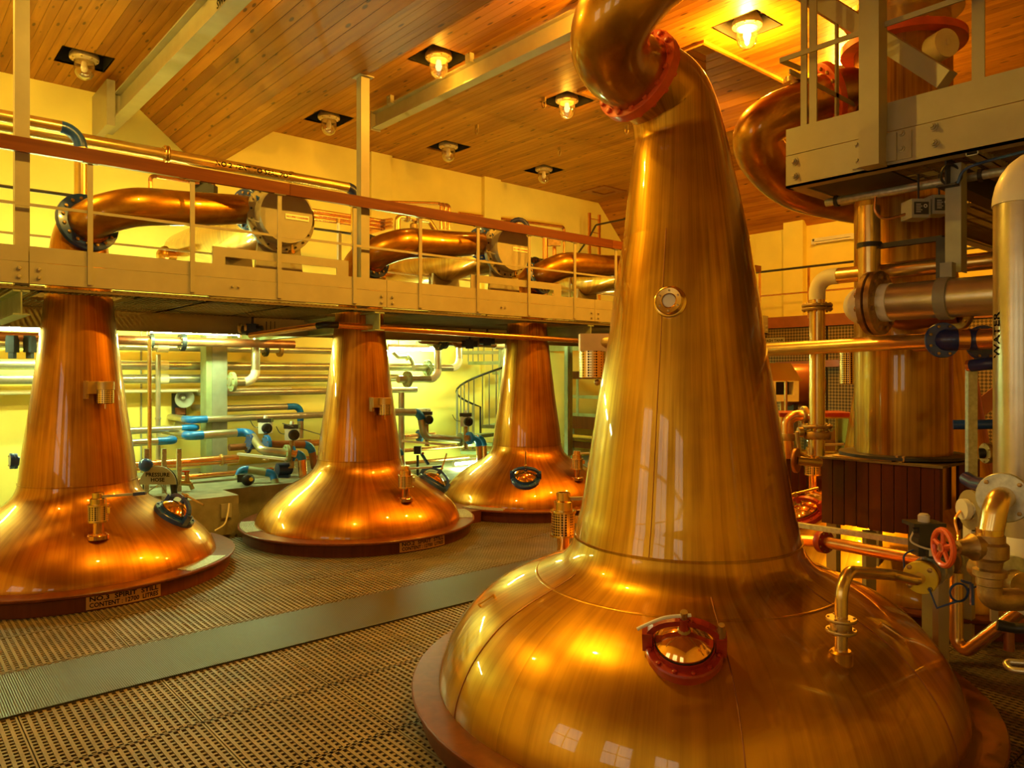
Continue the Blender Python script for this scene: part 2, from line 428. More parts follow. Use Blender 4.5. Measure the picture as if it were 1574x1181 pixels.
# ------------------------------------------------------------------ the setting
YB, XE, XW, YF = 11.8, 13.9, -4.0, -4.0          # back wall, end wall, and the two walls behind the camera
ZC, ZB = 5.82, 5.17                               # flat ceiling, boxed valley
struct(part(None, 'floor', 'pit_floor', lambda b: b.box(XW, XE, YF, YB, -1.0, -.9), False))
struct(part(None, 'floor_slab', 'concrete', lambda b: b.box(XW, XE, 9.02, YB, -.3, -.002), False))
struct(part(None, 'wall_back', 'wall_paint', lambda b: b.box(XW, XE + .2, YB, YB + .2, -1.0, 7.0), False))
struct(part(None, 'wall_end', 'wall_paint', lambda b: b.box(XE, XE + .2, YF, YB, -1.0, 7.0), False))
# two walls behind the camera, the left one pierced by a row of windows
WIN = [(-2.6, -1.0), (.2, 1.8), (3.0, 4.6)]
def wall_left(b):
    b.box(XW - .2, XW, YF, YB, -1.0, 1.5); b.box(XW - .2, XW, YF, YB, 3.5, 7.0)
    ys = [YF] + [y for w in WIN for y in w] + [YB]
    for k in range(0, len(ys), 2): b.box(XW - .2, XW, ys[k], ys[k + 1], 1.5, 3.5)
struct(part(None, 'wall_left', 'wall_paint', wall_left, False))
struct(part(None, 'wall_front', 'wall_paint', lambda b: b.box(XW, XE, YF - .2, YF, -1.0, 7.0), False))
for k, (y0, y1) in enumerate(WIN):
    ww = thing('window_%d' % (k + 1), '', '', (XW - .1, (y0 + y1) / 2, 1.5)); del ww['label']; del ww['category']; struct(ww)
    def fr(b):
        for y in (y0, (y0 + y1) / 2 - .03, y1 - .06): b.box(XW - .14, XW - .06, y, y + .06, 1.5, 3.5)
        for z in (1.5, 2.46, 3.44): b.box(XW - .135, XW - .065, y0, y1, z, z + .06)
    part(ww, 'window_frame', 'white_plastic', fr, False)
    ym = (y0 + y1) / 2
    for a0, a1 in ((y0 + .06, ym - .03), (ym + .03, y1 - .06)):
        for z0, z1 in ((1.56, 2.46), (2.52, 3.44)):
            part(ww, 'pane', 'pane_glow', lambda b: b.box(XW - .11, XW - .10, a0, a1, z0, z1), False)

# ceiling: pine boards running along Y over a flat - boxed valley - flat - end slope section
LAMPS = [(2.08, 10.65, 0), (5.42, 7.7, .03), (5.42, 10.64, 0), (7.68, 10.62, 0), (7.68, 7.7, .03), (9.94, 10.6, 0),
         (7.62, 4.7, 1), (9.75, 4.62, 1), (5.42, 4.7, 1), (2.08, 7.7, 0), (2.08, 4.7, 1), (-.2, 4.7, 0), (-.2, 7.7, 1), (-.2, 10.65, 0)]
VENT = (12.1, 10.95)
PW = .108
HOLES = []
def snap(x, x0): return x0 + round((x - x0) / PW) * PW
ceil = part(None, 'ceiling', 'recess_dark', lambda b: (b.box(XW, XE + .2, YF, YB + .2, 7.0, 7.1)), False); struct(ceil)
def ceil_part(name, mat, fn): return part(ceil, name, mat, fn, False)
FIELD = [(XW, -.47, YF, YB), (.07, .62, YF, YB), (-.47, .07, YF, 4.43), (-.47, .07, 4.97, 7.43), (-.47, .07, 7.97, 10.38), (-.47, .07, 10.92, YB)]
ceil_part('board_field', 'pine_ceiling', lambda b: [b.box(x0, x1, y0, y1, ZC, ZC + .02) for x0, x1, y0, y1 in FIELD]).__setitem__('kind', 'stuff')
runs = [(.62, 2.89), (4.19, 12.83)]
SQ = []
for lx, ly, lit in LAMPS:
    if lx < .7: SQ.append((lx - .27, lx + .27, ly - .27, ly + .27)); continue
    x0 = .62 if lx < 4 else 4.19
    a = snap(lx - .27, x0); SQ.append((a, a + 5 * PW, ly - .27, ly + .27))
LX0, LX1, LY0, LY1 = 4.19 + 31 * PW, 4.19 + 59 * PW, 5.25, 7.28
vx = snap(VENT[0] - .3, 4.19); SQ.append((vx, vx + 6 * PW, VENT[1] - .3, VENT[1] + .3))
SQ.append((LX0, LX1, LY0, LY1))
for x0, x1 in runs:
    n = int(round((x1 - x0) / PW))
    for k in range(n):
        a, c = x0 + k * PW + .002, x0 + (k + 1) * PW - .002
        if k == n - 1: c = x1
        m = (a + c) / 2; cuts = sorted([(s[2], s[3]) for s in SQ if s[0] < m < s[1]]); ys = [YF]
        for q in cuts: ys += list(q)
        ys.append(YB)
        def pl(b):
            for i in range(0, len(ys), 2): b.box(a, c, ys[i], ys[i + 1], ZC, ZC + .02)
        ceil_part('ceiling_board', 'pine_ceiling', pl)
def sloped(xa, za, xb, zb):
    L = math.hypot(xb - xa, zb - za); n = max(1, int(round(L / PW))); d = Vector(((xb - xa) / L, 0, (zb - za) / L)); nn = Vector((-d.z, 0, d.x))
    if nn.z < 0: nn = -nn
    for k in range(n):
        p = Vector((xa, 0, za)) + d * (L * k / n + .002); q = Vector((xa, 0, za)) + d * (L * (k + 1) / n - .002)
        ceil_part('ceiling_board', 'pine_ceiling', lambda b: b.obox((p + q) / 2 + nn * .01 + Vector((0, (YF + YB) / 2, 0)), (q - p) / 2, Vector((0, (YB - YF) / 2, 0)), nn * .01))
sloped(2.89, ZC, 3.68, ZB); sloped(3.68, ZB, 4.19, ZB); sloped(12.83, ZC, XE, ZC - (XE - 12.83))
ceil_part('valley_side', 'pine_ceiling', lambda b: b.box(4.19, 4.205, YF, YB, ZB, ZC))
# raised hipped lantern over the middle of the hall, its boards mitred at the corners
cx_, cy_ = (LX0 + LX1) / 2, (LY0 + LY1) / 2; NR = 11
def lant(s, i, j): return Vector((cx_ + (LX0 if i < 0 else LX1) * (1 - s) + cx_ * s - cx_, cy_ + (LY0 if j < 0 else LY1) * (1 - s) + cy_ * s - cy_, ZC + .02 + .72 * s))
for k in range(NR):
    s0, s1 = k / NR * .9 + .002, (k + 1) / NR * .9 - .003
    for (i0, j0), (i1, j1), m in (((1, -1), (1, 1), 'pine_ceiling'), ((-1, 1), (-1, -1), 'pine_ceiling'), ((1, 1), (-1, 1), 'pine_ceiling_x'), ((-1, -1), (1, -1), 'pine_ceiling_x')):
        q = [lant(s0, i0, j0), lant(s0, i1, j1), lant(s1, i1, j1), lant(s1, i0, j0)]
        ceil_part('lantern_board', m, lambda b: b.add(q + [v + UP * .02 for v in q], [(0, 1, 2, 3), (4, 7, 6, 5), (0, 4, 5, 1), (3, 2, 6, 7), (0, 3, 7, 4), (1, 5, 6, 2)]))
ceil_part('lantern_top', 'pine_ceiling', lambda b: b.box(cx_ - .2, cx_ + .2, cy_ - .15, cy_ + .15, ZC + .66, ZC + .68))
for x0, x1, y0, y1 in ((LX0 - .03, LX0 + .01, LY0 - .03, LY1 + .03), (LX1 - .01, LX1 + .03, LY0 - .03, LY1 + .03), (LX0, LX1, LY0 - .03, LY0 + .01), (LX0, LX1, LY1 - .01, LY1 + .03)):
    ceil_part('lantern_lip', 'pine_ceiling', lambda b: b.box(x0, x1, y0, y1, ZC - .035, ZC + .02))

# steel beams below the boards
def ibeam(name, label, x, z0, z1, w, y0, y1, brackets=()):
    t = thing(name, label, 'beam', (x, y0, z0))
    part(t, 'bottom_flange', 'cream_steel', lambda b: b.box(x - w / 2, x + w / 2, y0, y1, z0, z0 + .018), False)
    part(t, 'web', 'cream_steel', lambda b: b.box(x - .008, x + .008, y0, y1, z0 + .018, z1 - .018), False)
    part(t, 'top_flange', 'cream_steel', lambda b: b.box(x - w / 2, x + w / 2, y0, y1, z1 - .018, z1), False)
    for y in brackets: part(t, 'bracket', 'cream_steel', lambda b: (b.box(x - w / 2 - .05, x - w / 2 + .01, y - .05, y + .05, z1 - .03, ZC + .0), b.cyl((x - w / 2 - .06, y, z1 + .06), (x - w / 2 - .04, y, z1 + .06), .018, None, 8)), False)
    return t
bm = ibeam('hoist_beam', 'cream steel hoist beam at upper left meeting the yellow back wall', 2.58, 5.27, 5.60, .17, -3.5, 11.0)
part(bm, 'wall_bracket', 'cream_steel', lambda b: (b.box(2.40, 2.50, 10.95, 11.8, 5.15, 5.75), b.box(2.50, 2.66, 11.0, 11.8, 5.27, 5.60)), False)
bt0 = onX(333, 9, 2.568)
def beamtext(x, y): return Vector((2.568, bt0.y - x, bt0.z + y))
lettering(bm, 'SWL', .12, beamtext, 'ink', 'LEFT')
bm2 = ibeam('hoist_beam', 'cream steel hoist beam crossing the orange ceiling above the middle still', 5.74, 5.50, 5.74, .14, -3.5, 9.75, (9.2, 7.35, 5.4))
part(bm2, 'end_plate', 'cream_steel', lambda b: b.box(5.66, 5.82, 9.75, 9.77, 5.48, 5.76), False)
for k, (px, py) in enumerate([(733, 192), (860, 226), (963, 192), (836, 150)]):
    p = onZ(px, py, ZC)
    t = thing('ceiling_shackle', ['small steel lifting eye hanging from ceiling beside middle lamp', 'small steel lifting eye hanging from ceiling below the upper right lamp',
              'small steel lifting eye on ceiling just left of big still neck', 'pale steel lug on ceiling left of upper right lamp'][k], 'lifting eye', (p.x, p.y, ZC - .16), 'lifting eyes on the ceiling')
    part(t, 'plate', 'brass_dull', lambda b: b.box(p.x - .012, p.x + .012, p.y - .035, p.y + .035, ZC - .06, ZC), False)
    def rg(b):
        pts = [p + Vector((0, math.cos(a) * .035, -.10 + math.sin(a) * .05)) for a in [i * math.pi / 8 for i in range(17)]]
        b.sweep(pts, .009, 6)
    part(t, 'eye', 'brass_dull', rg)

# ceiling globe lamps in square black recesses
LAMP_LABEL = {0: 'unlit glass globe lamp in black square recess over the upper left yellow wall', 1: 'dimly lit glass globe lamp in black recess above steel beam, top middle',
  2: 'unlit glass globe lamp in black recess left of the tall cream post', 3: 'unlit globe lamp in black recess right of tall cream post, above back wall',
  4: 'dimly lit glass globe lamp in black recess upper left of big still flange', 5: 'unlit globe lamp in black recess left of big copper neck, lowest in view',
  6: 'brightly lit ceiling globe lamp right of the big still neck', 7: 'brightly lit globe lamp glowing behind the red flange by the upper platform'}
for i, (lx, ly, lit) in enumerate(LAMPS):
    t = thing('ceiling_lamp', LAMP_LABEL.get(i, 'globe lamp in ceiling recess outside the picture, %s' % ['lit', 'over the camera'][i % 2]), 'lamp', (lx, ly, ZC - .26), 'ceiling globe lamps')
    if i > 7: t['label'] = ('lit' if lit else 'unlit') + ' ceiling globe lamp outside the frame, ' + ['above the big still lyne arm', 'above the leftmost still', 'nearest the camera over grating floor', 'left of the camera', 'left of the leftmost still', 'in the far left ceiling corner'][i - 8]
    s = SQ[i]
    x0, x1, y0, y1 = s; cx, cy = (x0 + x1) / 2, (y0 + y1) / 2
    def rec(b):
        z0, z1 = ZC, ZC + .22
        b.box(x0 - .02, x0, y0 - .02, y1 + .02, z0, z1); b.box(x1, x1 + .02, y0 - .02, y1 + .02, z0, z1)
        b.box(x0, x1, y0 - .02, y0, z0, z1); b.box(x0, x1, y1, y1 + .02, z0, z1); b.box(x0, x1, y0, y1, z1 - .02, z1)
    part(t, 'recess_box', 'recess_dark', rec, False)
    part(t, 'mounting', 'globe_base', lambda b: b.lathe([(.05, .20), (.10, .16), (.165, .05), (.17, .02), (.165, -.005), (.13, -.02), (.12, -.03)], (cx, cy, ZC), UP, 24))
    m = part(t, 'clamp_bolts', 'cast_bronze', lambda b: b.bolts((cx, cy, ZC - .004), -UP, .148, 8, .012, .016), kind='stuff')
    part(t, 'bulb', 'bulb_glow' if lit == 1 else 'bulb_dim' if lit else 'bulb_white', lambda b: b.lathe([(.02, .02), (.034, -.04), (.042, -.09), (.03, -.13), (.001, -.145)], (cx, cy, ZC - .02), UP, 14))
    part(t, 'globe', 'globe_glass', lambda b: b.lathe([(.118, -.02), (.118, -.12), (.108, -.18), (.08, -.225), (.04, -.25), (.001, -.256)], (cx, cy, ZC), UP, 24, False))
    if lit:
        ld = bpy.data.lights.new('globe_light', 'POINT'); ld.energy = LAMP_W * lit * (1.15 if lx > 4 else .8); ld.color = LAMP_O if lx > 4 else LAMP_C; ld.shadow_soft_size = .06
        lo = bpy.data.objects.new('globe_light', ld); COL.objects.link(lo); lo.parent = t; lo.location = Vector((cx - lx, cy - ly, .07))
# square ceiling vent
vx0, vx1, vy0, vy1 = SQ[-2]; t = thing('ceiling_vent', 'dark square ceiling vent left of the big copper neck, no lamp', 'vent', ((vx0 + vx1) / 2, (vy0 + vy1) / 2, ZC - .02))
part(t, 'frame', 'dark_copper_pipe', lambda b: (b.box(vx0 - .04, vx1 + .04, vy0 - .04, vy0 + .12, ZC - .02, ZC), b.box(vx0 - .04, vx1 + .04, vy1 - .12, vy1 + .04, ZC - .02, ZC),
     b.box(vx0 - .04, vx0 + .12, vy0 + .12, vy1 - .12, ZC - .02, ZC), b.box(vx1 - .12, vx1 + .04, vy0 + .12, vy1 - .12, ZC - .02, ZC)), False)
part(t, 'panel', 'pine_ceiling', lambda b: b.box(vx0 + .12, vx1 - .12, vy0 + .12, vy1 - .12, ZC + .0, ZC + .02), False)

# wall pilasters and pipe chase
for k, (px0, px1) in enumerate([(571, 603), (745, 770)]):
    a, c = onY(px0, 300, YB - .1), onY(px1, 300, YB - .1)
    struct(part(None, 'trim_%d' % (k + 1), 'wall_paint', lambda b: b.box(a.x, c.x, YB - .1, YB, -.002, ZC), False))
a, c = onX(1204, 400, XE - .15), onX(1234, 400, XE - .15)
struct(part(None, 'trim_3', 'wall_paint', lambda b: b.box(XE - .15, XE, c.y, a.y, -.002, 4.85), False))

# floor of square steel gratings
GP = .74; GX0, GY0 = .62, 4.10
def grating(b, n=18, w=.018, dz=.03):
    e = GP - .006; s = e / n
    for i in range(n + 1):
        q = .003 + i * s; ww = .009 if i in (0, n) else w / 2
        b.box(max(.003, q - ww), min(.003 + e, q + ww), .003, .003 + e, -dz, 0)
        b.box(.003, .003 + e, max(.003, q - ww), min(.003 + e, q + ww), -dz, -.004 if 0 < i < n else 0)
gm = MB(); grating(gm); gme = None
STILLS = [(1.5, 7.9), (4.43, 7.9), (7.1, 7.9), (3.565, 2.608), (7.1, 2.71)]
fl = bpy.data.objects['floor']; first = None
for i in range(-4, 16):
    for j in range(-8, 7):
        x, y = GX0 + i * GP, GY0 + j * GP
        if y + GP > 9.03 or x + GP > XE: continue
        c = Vector((x + GP / 2, y + GP / 2, 0)); d = c.x * FWD.x + c.y * FWD.y
        if d < .7: continue
        px, py = project(c)
        if px < -260 or px > 1900: continue
        if any(math.hypot(c.x - sx, c.y - sy) < .75 for sx, sy in STILLS): continue
        if first is None:
            first = bpy.data.meshes.new('floor_grating'); first.from_pydata(gm.v, [], gm.f); first.materials.append(MATS['grating_steel'])
        o = bpy.data.objects.new('floor_grating', first); COL.objects.link(o); o.parent = fl
        o.location = Vector((x, y, 0)) - Vector(fl['_org'])
runner = part(None, 'floor_runner', 'ribbed_rubber', lambda b: b.box(-1.2, 9.4, 4.83, 5.52, .0, .012), False)
tag(runner, 'long ribbed olive rubber runner laid across the steel grating floor', 'mat')

# ------------------------------------------------------------------ copper stills
SPIRIT = [(1.30, -.25), (1.24, -.02), (1.22, .06), (1.19, .12), (1.18, .18), (1.13, .28), (1.04, .385), (.92, .485), (.78, .575), (.64, .655), (.55, .73), (.505, .80), (.485, .87)]
SP_NECK = [(.485, .87), (.46, 1.1), (.41, 1.45), (.36, 1.85), (.318, 2.2), (.285, 2.5), (.262, 2.78)]
WASH = [(1.36, -.25), (1.39, .02), (1.41, .15), (1.378, .279), (1.303, .418), (1.175, .557), (1.015, .655), (.84, .73), (.72, .79), (.66, .86), (.633, .93)]
WA_NECK = [(.633, .93), (.612, 1.027), (.587, 1.134), (.534, 1.475), (.491, 1.753), (.438, 2.063), (.404, 2.325), (.352, 2.64)]
def smooth_profile(pr, n=4):
    pts, _ = catmull([Vector((r, 0, z)) for r, z in pr], [0] * len(pr), n); return [(p.x, p.z) for p in pts]
def surface_at(pr, ax, px, py):
    """the spot on the near side of a lathe that the photograph shows at (px, py)"""
    best = None; pr = smooth_profile(pr, 6)
    for k in range(1, len(pr) - 1):
        (r0, z0), (r1, z1) = pr[k - 1], pr[k + 1]
        for i in range(0, 360, 1):
            a = math.radians(i); p = Vector((ax[0] + pr[k][0] * math.cos(a), ax[1] + pr[k][0] * math.sin(a), pr[k][1]))
            n = Vector(((z1 - z0) * math.cos(a), (z1 - z0) * math.sin(a), -(r1 - r0))).normalized()
            if n.dot(Vector((0, 0, H)) - p) < -.02: continue
            x, y = project(p); e = (x - px) ** 2 + (y - py) ** 2
            if best is None or e < best[0]: best = (e, p, n)
    return best[1], best[2]
def manway(par, p, n, paint, r=.17, swing=0.0, yoke_label=None):
    """hinged man door: painted ring, polished copper dome, yoke with its screw and tommy bar"""
    u, v, w = basis(n)
    c, s = math.cos(swing), math.sin(swing); u, v = u * c + v * s, v * c - u * s
    g = part(par, 'manway_ring', paint, lambda b: (b.lathe([(r * 1.14, -.05), (r * 1.14, .025), (r * 1.1, .032), (r * .9, .034), (r * .9, .055), (r * .8, .055), (r * .8, -.02)], p, n, 36)))
    part(g, 'bolt_ring', paint, lambda b: b.bolts(p + n * .032, n, r * 1.02, 12, .011, .010), kind='stuff')
    part(g, 'gasket', 'black', lambda b: b.ring(p + n * .055, n, r * .6, r * .86, .006))
    d = part(par, 'manway_door', 'copper_polished', lambda b: b.lathe([(r * .84, .058), (r * .84, .07), (r * .76, .082), (r * .55, .108), (r * .3, .124), (r * .06, .13)], p, n, 36))
    def yk(b):
        pts = [p + u * (r * 1.05 * math.cos(a)) + n * (.05 + .13 * math.sin(a) ** .8) for a in [math.pi * i / 14 for i in range(15)]]
        for i in range(14): b.bar(pts[i], pts[i + 1] + (pts[i + 1] - pts[i]) * .08, .034, .028, n)
        for q in (-1, 1): b.obox(p + u * (q * r * 1.06) + n * .06, u * .022, v * .026, n * .05)
        b.cyl(p + n * .13, p + n * .20, .024, None, 12)
    part(par, 'yoke', paint, yk)
    part(par, 'yoke_screw', 'brass_dull', lambda b: (b.cyl(p + n * .12, p + n * .235, .016, None, 10), b.cyl(p + n * .128, p + n * .145, .03, .022, 10)))
    return u, v, w
def relief_valve(par, p, lever, h=.36, tip='navy_paint'):
    """vacuum valve: foot flange, stem, punched brass cage, cap and a long lever"""
    p = Vector(p)
    f = part(par, 'valve_foot', 'copper_polished', lambda b: b.lathe([(.085, -.02), (.085, .012), (.08, .018), (.04, .02)], p, UP, 24))
    part(f, 'bolt_ring', 'brass_dull', lambda b: b.bolts(p + UP * .016, UP, .068, 8, .007, .008), kind='stuff')
    part(par, 'valve_stem', 'copper_polished', lambda b: b.lathe([(.042, 0), (.042, h * .36)], p, UP, 18))
    cg = part(par, 'valve_cage', 'brass_perforated', lambda b: b.lathe([(.05, h * .34), (.078, h * .36), (.078, h * .72), (.05, h * .74)], p, UP, 24))
    for q in (.345, .71): part(cg, 'collar', 'brass', lambda b: b.ring(p + UP * h * q, UP, .07, .086, .014, 24))
    cp = part(par, 'valve_cap', 'brass', lambda b: (b.lathe([(.062, h * .74), (.062, h * .88), (.045, h * .9)], p, UP, 20), b.ring(p + UP * h * .88, UP, .03, .046, h * .14, 20)))
    part(cp, 'padlock', 'brass', lambda b: (b.obox(p + lever * .066 - UP * (h * -.60) + RGT * .02, RGT * .018, FWD * .01, UP * .024)))
    q = p + UP * h * .92
    lv = part(par, 'valve_lever', 'cream_steel', lambda b: b.bar(q, q + lever * .30 + UP * .01, .03, .02), False)
    part(lv, 'grip', tip, lambda b: b.bar(q + lever * .30 + UP * .01, q + lever * .40 + UP * .015, .034, .026), False)
def plinth(label, x, y, ri, ro, h, sign=None, group=None, treads=()):
    t = thing('still_plinth', label, 'plinth', (x, y, 0), group)
    part(t, 'skirt', 'plinth_wood', lambda b: b.lathe([(ro - .05, 0), (ro - .05, h - .03)], (x, y, 0), UP, 72))
    part(t, 'rim', 'plinth_wood', lambda b: b.lathe([(ro - .05, h - .03), (ro - .012, h - .03), (ro, h - .02), (ro, h - .006), (ro - .006, h), (ri, h), (ri, h - .03)], (x, y, 0), UP, 72, False))
    R = ro - .05
    for a0, a1 in treads:
        def tr(b):
            n = 10; r0, r1 = ri + .01, ro - .02
            for k in range(9):
                ra, rb = r0 + (r1 - r0) * k / 9 + .002, r0 + (r1 - r0) * (k + 1) / 9 - .004
                for i in range(n):
                    A, B = math.radians(a0 + (a1 - a0) * i / n), math.radians(a0 + (a1 - a0) * (i + 1) / n)
                    P = [(x + r * math.cos(q), y + r * math.sin(q)) for r, q in ((ra, A), (rb, A), (rb, B), (ra, B))]
                    b.add([(u, v, h) for u, v in P] + [(u, v, h + .008) for u, v in P], [(4, 5, 6, 7), (0, 1, 5, 4), (1, 2, 6, 5), (2, 3, 7, 6), (3, 0, 4, 7)])
        part(t, 'tread_strip', 'galvanised', tr, False, 'stuff')
    if sign:
        (l1, l2), px, wd = sign
        aa = min(range(0, 3600), key=lambda i: abs(project(Vector((x + R * math.cos(math.radians(i / 10)), y + R * math.sin(math.radians(i / 10)), h / 2)))[0] - px)
                 + (1e4 if (Vector((math.cos(math.radians(i / 10)), math.sin(math.radians(i / 10)), 0)).dot(Vector((x, y, 0))) > 0) else 0))
        A = math.radians(aa / 10)
        def wrap(o): return lambda u, v: Vector((x + (R + o) * math.cos(A + u / R), y + (R + o) * math.sin(A + u / R), h * .44 + v))
        w = wrap(.006); w0 = wrap(.0); pl = MB(); n = 12; hh = h * .36
        for i in range(n):
            u0, u1 = -wd / 2 + wd * i / n, -wd / 2 + wd * (i + 1) / n
            pl.add([w(u0, -hh), w(u1, -hh), w(u1, hh), w(u0, hh), w0(u0, -hh), w0(u1, -hh), w0(u1, hh), w0(u0, hh)], [(0, 1, 2, 3), (4, 5, 1, 0), (3, 2, 6, 7)] + ([(0, 3, 7, 4)] if i == 0 else []) + ([(1, 5, 6, 2)] if i == n - 1 else []))
        sp = pl.build('sign_plate', 'sign_brass', t, False)
        w2 = wrap(.008); sz = h * .34
        for line, yy in ((l1, hh * .45), (l2, -hh * .45)):
            vs, fs = text_geo(line, sz); wid = max(v[0] for v in vs) - min(v[0] for v in vs); k = min(1.35, wd * .92 / wid)
            b = MB(); b.add([w2(q[0] * k, q[1] + yy) for q in vs], fs); b.build('lettering', 'ink', sp, False)
    return t

def spirit_still(x, y, label, xc, man, valve, cup, plabel, sign, treads, man_swing=0.0, bar_dir=None):
    t = thing('spirit_still', label, 'still', (x, y, 0), 'spirit stills under the walkway')
    part(t, 'pot', 'copper_spirit', lambda b: b.lathe(smooth_profile(SPIRIT, 3), (x, y, 0), UP, 72, False))
    part(t, 'neck', 'copper_spirit', lambda b: b.lathe(smooth_profile(SP_NECK, 3), (x, y, 0), UP, 56, False))
    part(t, 'seam_band', 'copper_spirit', lambda b: b.ring((x, y, .862), UP, .46, .490, .014, 56))
    P = lambda a, b, c: Vector((x + a, y + b, c))
    # swan neck, flange and lyne arm to the condenser
    pts, rad = catmull([P(0, 0, 2.70), P(0, 0, 2.95), P(0, -.06, 3.12), P(.02, -.2, 3.22)], [.268, .25, .225, .205], 8)
    part(t, 'swan_neck', 'copper_spirit', lambda b: b.sweep(pts, rad, 28))
    n1 = Vector((.25, -.95, .25)).normalized(); c1 = P(.025, -.225, 3.235)
    flange(t, c1, n1, .27, .05, 'blue_paint', 16, br=.016)
    ex = xc - x - .30
    a2, r2 = catmull([c1, c1 + n1 * .06, P(.16, -.37, 3.32), P(.42, -.43, 3.40), P(ex * .6, -.34, 3.47), P(ex - .1, -.2, 3.56), P(ex, -.165, 3.58)], [.18, .18, .18, .178, .165, .15, .148], 8)
    part(t, 'lyne_arm', 'copper_arm', lambda b: b.sweep(a2, r2, 28))
    n2 = (a2[-1] - a2[-3]).normalized()
    flange(t, a2[-1], n2, .215, .05, 'blue_paint', 14, br=.014)
    part(t, 'branch', 'copper_arm', lambda b: b.sweep([a2[-1], a2[-1] + n2 * .12, P(ex + .22, -.13, 3.56)], .15, 24))
    if man:
        p, n = surface_at(SPIRIT, (x, y), *man); u, v, w = manway(t, p, n, 'blue_paint', .17, man_swing)
        bd = bar_dir(u, v, n) if bar_dir else (u * .3 + v * .4 + n * .8)
        bd = bd.normalized(); q = p + n * .215
        part(t, 'tommy_bar', 'brass_dull', lambda b: b.cyl(q - bd * .05, q + bd * .2, .010, None, 8))
    if valve:
        p, n = surface_at(SPIRIT, (x, y), *valve); relief_valve(t, p, (RGT + UP * .04).normalized())
    if cup:
        p, n = surface_at(SP_NECK, (x, y), *cup); n = Vector((n.x, n.y, 0)).normalized(); s = Vector((-n.y, n.x, 0))
        if s.dot(RGT) < 0: s = -s
        bx = part(t, 'cup_bracket', 'brass_dull', lambda b: (b.obox(p - s * .11 + n * .02, n * .03, s * .012, UP * .08), b.obox(p - s * .06 + n * .05 + UP * .02, n * .03, s * .06, UP * .055)), False)
        part(bx, 'bolt_ring', 'brass', lambda b: [b.cyl(p - s * .11 + n * .045 + UP * z, p - s * .11 + n * .06 + UP * z, .01, None, 6) for z in (-.06, -.02, .02, .06)], kind='stuff')
        c = p + n * .10 + s * .02
        part(t, 'cup', 'brass_dull', lambda b: b.lathe([(.075, 0), (.075, .07), (.07, .075)], c + UP * .0, UP, 20))
        pc = part(t, 'punched_cup', 'brass_perforated', lambda b: b.lathe([(.05, -.125), (.07, -.12), (.07, 0)], c, UP, 20))
        part(pc, 'drip_pin', 'brass', lambda b: b.cyl(c - UP * .17, c - UP * .12, .008, None, 8))
    plinth(plabel, x, y, 1.17, 1.36, .15, sign, 'curved wooden still plinths', treads)
    return t
spirit_still(1.5, 7.9, 'leftmost copper pot still with blue man door, cut by left frame edge', 3.32, (268, 793), (152, 826), (150, 598),
    'curved dark wood plinth under the leftmost still, brass plate facing front', (('NO.3  SPIRIT  STILL', 'CONTENT : 12700  LITRES'), 193, .56), [(-62, -38)], .9,
    lambda u, v, n: RGT * .8 - UP * .35 - FWD * .2)
spirit_still(4.43, 7.9, 'middle copper pot still under the walkway with blue man door at right', 6.45, (666, 742), (623, 768), (582, 622),
    'curved dark wood plinth under the middle still, plate at its right', (('NO.2  SPIRIT  STILL', 'CONTENT : 12700  LITRES'), 652, .58), [(-40, -15), (150, 178)], 1.1,
    lambda u, v, n: UP * .9 + RGT * .3)
spirit_still(7.1, 7.9, 'farthest copper pot still with blue man door facing front, near spiral stair', 9.45, (808, 736), (887, 736), None,
    'curved dark wood plinth under the farthest still', None, [(190, 215)], 0.0,
    lambda u, v, n: UP * .9 - FWD * .2)
# straight plinth piece linking the last two plinths
lk = tag(part(None, 'plinth_link', 'plinth_wood', lambda b: (b.box(5.68, 5.85, 7.37, 7.62, 0, .15)), False), 'short straight wooden plinth piece joining middle and farthest still plinths', 'plinth')

# big wash still in the foreground
WX, WY = 3.565, 2.608
def wash_still(x, y, label, ring):
    t = thing('wash_still', label, 'still', (x, y, 0), 'wash stills')
    part(t, 'pot', 'copper_wash', lambda b: b.lathe(smooth_profile(WASH, 4), (x, y, 0), UP, 96, False))
    part(t, 'neck', 'copper_wash', lambda b: b.lathe(smooth_profile(WA_NECK, 4), (x, y, 0), UP, 72, False))
    return t
big = wash_still(WX, WY, 'huge copper pot still in foreground with tall neck and red flange', True)
part(big, 'seam_band', 'copper_wash', lambda b: b.ring((WX, WY, .925), UP, .6, .6375, .014, 96))
part(big, 'seam_band', 'copper_wash', lambda b: b.lathe([(.846, .7265), (.852, .7275), (.862, .7235), (.864, .7205)], (WX, WY, 0), UP, 96, False))
d0 = WX * FWD.x + WY * FWD.y
n0 = W(1046, 300, d0)
base = Vector((WX, WY, 2.60))
bp, br = catmull([base, W(1047, 270, d0), W(1043, 205, d0 - .0), W(1026, 150, d0 - .04), W(985, 118, d0 - .16)], [.358, .292, .252, .236, .225], 10)
part(big, 'swan_neck', 'copper_wash', lambda b: b.sweep(bp, br, 40))
fc = W(981, 117, d0 - .17); fn = (RGT * -.74 + UP * .31 - FWD * .6).normalized()
bfl = flange(big, fc, fn, .262, .06, 'orange_red_paint', 0)
part(bfl, 'bolt_ring', 'orange_red_paint', lambda b: (b.bolts(fc + fn * .03, fn, .237, 16, .016, .018), b.bolts(fc - fn * .03, -fn, .237, 16, .016, .018)), kind='stuff')
ap, ar = catmull([fc, W(945, 92, d0 - .36), W(936, 55, d0 - .52), W(958, 5, d0 - .62), W(1010, -50, d0 - .62), W(1110, -110, d0 - .5), W(1300, -150, d0 - .2)], [.215, .20, .195, .198, .2, .2, .2], 10)
part(big, 'lyne_arm', 'copper_arm', lambda b: b.sweep(ap, ar, 40))
p, n = surface_at(WASH, (WX, WY), 1052, 1000)
